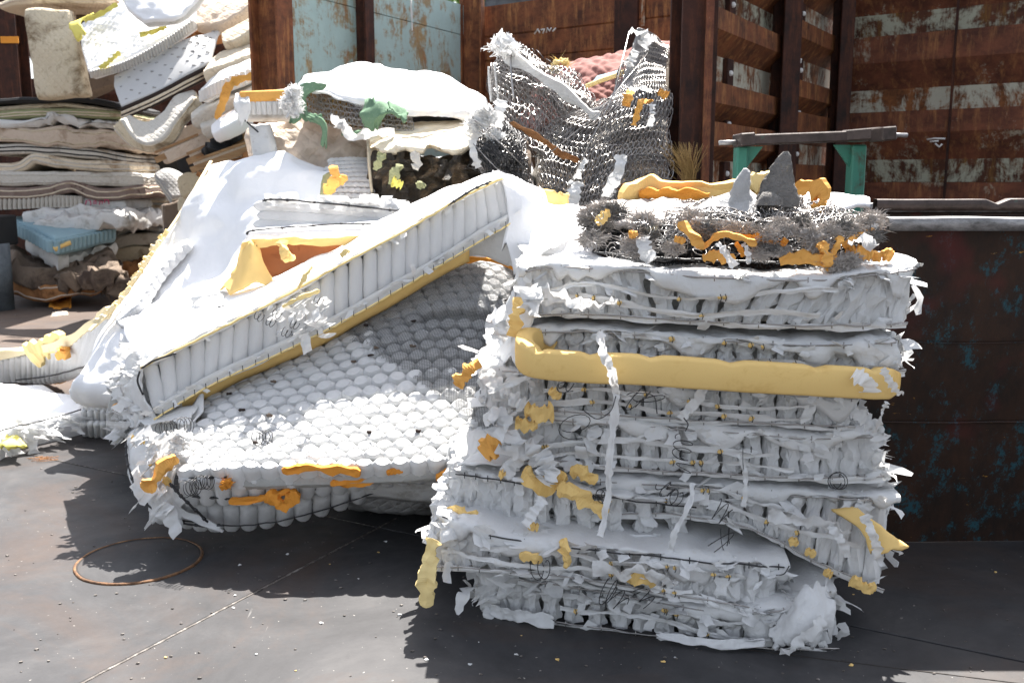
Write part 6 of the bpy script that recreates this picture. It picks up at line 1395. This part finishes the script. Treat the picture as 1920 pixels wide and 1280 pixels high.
# dirty felt blanket at back left
O('felt_pad',sheet(surf([[(1105,428,4.02),(1150,418,4.0),(1230,418,4.05),(1330,410,4.15),(1370,412,4.12)],[(1100,400,4.1),(1160,392,4.15),(1240,386,4.2),(1330,388,4.3),(1380,392,4.2)],[(1115,378,4.4),(1180,372,4.5),(1260,370,4.5),(1340,372,4.5),(1380,372,4.4)]]),40,16,.03,8,.03,rag=.15),FELT,T)
O('grey_cloth',sheet(surf([[(1280,412,4.0),(1340,408,3.98),(1400,416,3.92),(1418,405,3.95)],[(1300,388,4.1),(1350,376,4.05),(1390,372,4.0),(1420,375,4.02)],[(1340,375,4.2),(1370,355,4.15),(1400,350,4.1),(1415,360,4.1)]]),20,14,.018,8,.008,rag=.1),cloth('ash_cloth',(.42,.42,.42),(.34,.34,.34),sc=8,wr=.5),T)
def cone(rows,parent,mat,name,seed,K=14,amp=.012,flat_=.7):
    vs=[];fs=[]
    for (x,y,d,w_) in rows:
        c=px(x,y,d)
        for k in range(K):
            a=2*math.pi*k/K; q=1+.42*fbm((math.cos(a)*1.6,math.sin(a)*1.6,y*.035+seed),1.3,3)
            vs.append(c+V((math.cos(a)*w_*q,math.sin(a)*w_*flat_*q,0)))
    for j in range(len(rows)-1):
        for k in range(K):
            k2=(k+1)%K; fs.append((j*K+k,j*K+k2,(j+1)*K+k2,(j+1)*K+k))
    fs.append(tuple((len(rows)-1)*K+k for k in range(K)))
    return O(name,(vs,fs),mat,parent)
cone([(1400,408,4.02,.085),(1397,396,4.02,.068),(1394,384,4.02,.055),(1391,372,4.02,.046),(1389,362,4.02,.040),(1389,352,4.02,.035),(1391,342,4.02,.031),(1394,333,4.02,.027),(1397,325,4.02,.022),(1398,319,4.02,.015),(1397,315,4.02,.006)],T,bpy.data.materials['ash_cloth'],'cloth_peak',3)
cone([(1455+i_*1.0+(3 if i_>7 else 0)*.3*(i_-7),388-i_*8.0,4.0,w_) for i_,w_ in enumerate([.088,.088,.082,.076,.069,.063,.057,.052,.047,.041,.036,.030,.022,.010])],T,FELTD,'felt_peak',8,K=18,flat_=.3)
cone([(1440,385,3.95,.05),(1445,372,3.95,.045),(1440,360,3.95,.02)],T,FELTD,'felt_lump',12)
# foam sheets behind
foambit(T,[(1165,378,4.4),(1210,352,4.45),(1260,352,4.4),(1330,354,4.35),(1400,356,4.35),(1440,358,4.3)],.075,.05,FOAM,13,'foam_sheet',n=30)
foambit(T,[(1200,364,4.42),(1260,362,4.35),(1330,366,4.3)],.045,.03,FOAMO,15,'foam_sheet',n=16)
foambit(T,[(1480,360,4.2),(1515,350,4.15),(1540,362,4.1),(1540,385,4.1),(1528,398,4.1)],.07,.03,FOAMA,17,'foam_curl',n=20)
foambit(T,[(1395,350,4.3),(1420,340,4.3),(1445,335,4.35)],.08,.04,FOAMP,19,'foam_sheet',n=10)
for i,(pt,w_,t_,mm,wd) in enumerate([
 ([(1275,420,3.66),(1290,432,3.62),(1305,450,3.6),(1318,465,3.62)],.045,.03,FOAMA,None),([(1318,465,3.66),(1350,440,3.62),(1385,445,3.58),(1418,458,3.58)],.032,.025,FOAMA,None),
 ([(1378,442,3.64),(1420,446,3.62),(1460,450,3.62)],.04,.03,FOAMO,None),([(1318,482,3.64),(1345,480,3.62),(1378,486,3.62)],.05,.03,FOAMA,None),
 ([(1462,490,3.62),(1500,482,3.6),(1545,488,3.58),(1580,492,3.58)],.065,.04,FOAMA,None),([(1538,455,3.58),(1548,475,3.56),(1554,500,3.56)],.045,.03,FOAMA,V((1,0,0))),
 ([(1585,470,3.62),(1610,474,3.6),(1635,470,3.6)],.06,.05,FOAMA,None),([(1635,484,3.64),(1655,476,3.62),(1672,482,3.62)],.05,.04,FOAMA,None),([(1580,462,3.62),(1610,442,3.6),(1638,432,3.62)],.03,.03,FOAMA,None),
 ([(1120,418,3.9),(1132,408,3.88),(1140,398,3.9)],.05,.03,FOAM,None),([(1465,460,3.6),(1475,448,3.6)],.03,.02,FOAMO,None),([(1560,478,3.58),(1572,455,3.58),(1578,445,3.6)],.03,.025,FOAMA,V((1,0,0))),
 ([(1380,455,3.62),(1390,470,3.6),(1395,480,3.6)],.025,.02,FOAMO,V((1,0,0))),([(1265,448,3.68),(1285,452,3.66)],.03,.02,FOAMA,None),([(1180,440,3.72),(1195,438,3.7)],.03,.02,FOAMA,None)]):
    foambit(T,pt,w_*.8,t_*.8,mm,200+i,'foam_tear',n=10,wd=wd)
rgf=random.Random(9)
for i,(x,y,d,r_) in enumerate([(1118,420,3.96,.055),(1112,448,3.95,.05),(1105,405,4.1,.05),(1130,395,4.1,.05),(1150,400,4.05,.05),(1208,418,3.82,.05),(1195,455,3.76,.05),(1188,470,3.76,.035),(1212,440,3.78,.045),(1262,465,3.74,.035),(1296,410,3.72,.045),(1306,425,3.68,.045),(1325,432,3.66,.04),(1345,428,3.66,.035),(1372,425,3.66,.03),(1400,430,3.64,.035),(1425,436,3.64,.035),(1440,440,3.62,.04),(1465,420,3.68,.035),(1468,470,3.62,.03),(1500,420,3.66,.04),(1520,440,3.62,.045),(1535,460,3.6,.04),(1560,430,3.62,.04),(1580,425,3.62,.035),(1600,432,3.62,.04),(1625,420,3.66,.05),(1636,410,3.72,.04),(1630,445,3.6,.04),(1425,475,3.62,.035),(1570,495,3.58,.045),(1590,488,3.58,.04),(1440,465,3.62,.03),(1480,430,3.62,.03)]):
    fluff(px(x,y,d),r_*.8,230,FELT if i%4 else FELTD,T,'felt_clump',seed=300+i,w=.0016,L=1.0)
for i,(pt,w_) in enumerate([([(1205,445,3.72),(1208,465,3.70),(1222,490,3.70)],.07),([(1345,455,3.58),(1362,475,3.56),(1378,500,3.56)],.035),([(1395,455,3.58),(1402,475,3.56),(1405,495,3.56)],.025),([(1590,455,3.56),(1620,450,3.55),(1640,465,3.56)],.06),([(1290,430,3.64),(1300,450,3.62),(1312,465,3.62)],.03),([(1610,450,3.6),(1630,432,3.62),(1640,420,3.64)],.05)]):
    O('white_tatter',ribbon(P(pt),w_,V((1,0,.2)),12,.02,i+9),W_paper,T)
L=[];rg=random.Random(44)
for i in range(70):
    x=rg.uniform(1110,1620);y=rg.uniform(405,480); c=px(x,y,3.78-(x-1110)*.0002); r_=rg.uniform(.01,.04); L.append(helix(c,(rg.uniform(-1,1),-.5,rg.uniform(-1,1)),r_,rg.uniform(.5,1.6),.02,.0014,i))
O('stray_wires',merge(L),WIREB,T,kind='stuff')
# a few wire curls standing proud of the stack
for i,pt in enumerate([[(1175,740,3.42),(1190,735,3.4),(1225,742,3.4),(1232,775,3.42)],[(1060,715,3.5),(1045,722,3.48),(1050,735,3.48),(1075,733,3.48)],[(1155,742,3.42),(1145,770,3.4),(1120,785,3.4),(1095,770,3.42)],[(1282,783,3.52),(1290,795,3.5),(1285,808,3.5)],[(1480,1060,3.5),(1470,1075,3.48),(1455,1078,3.48)]]):
    O('bent_wire',tube(poly(P(pt),24),.0022,4),WIRE,S3)
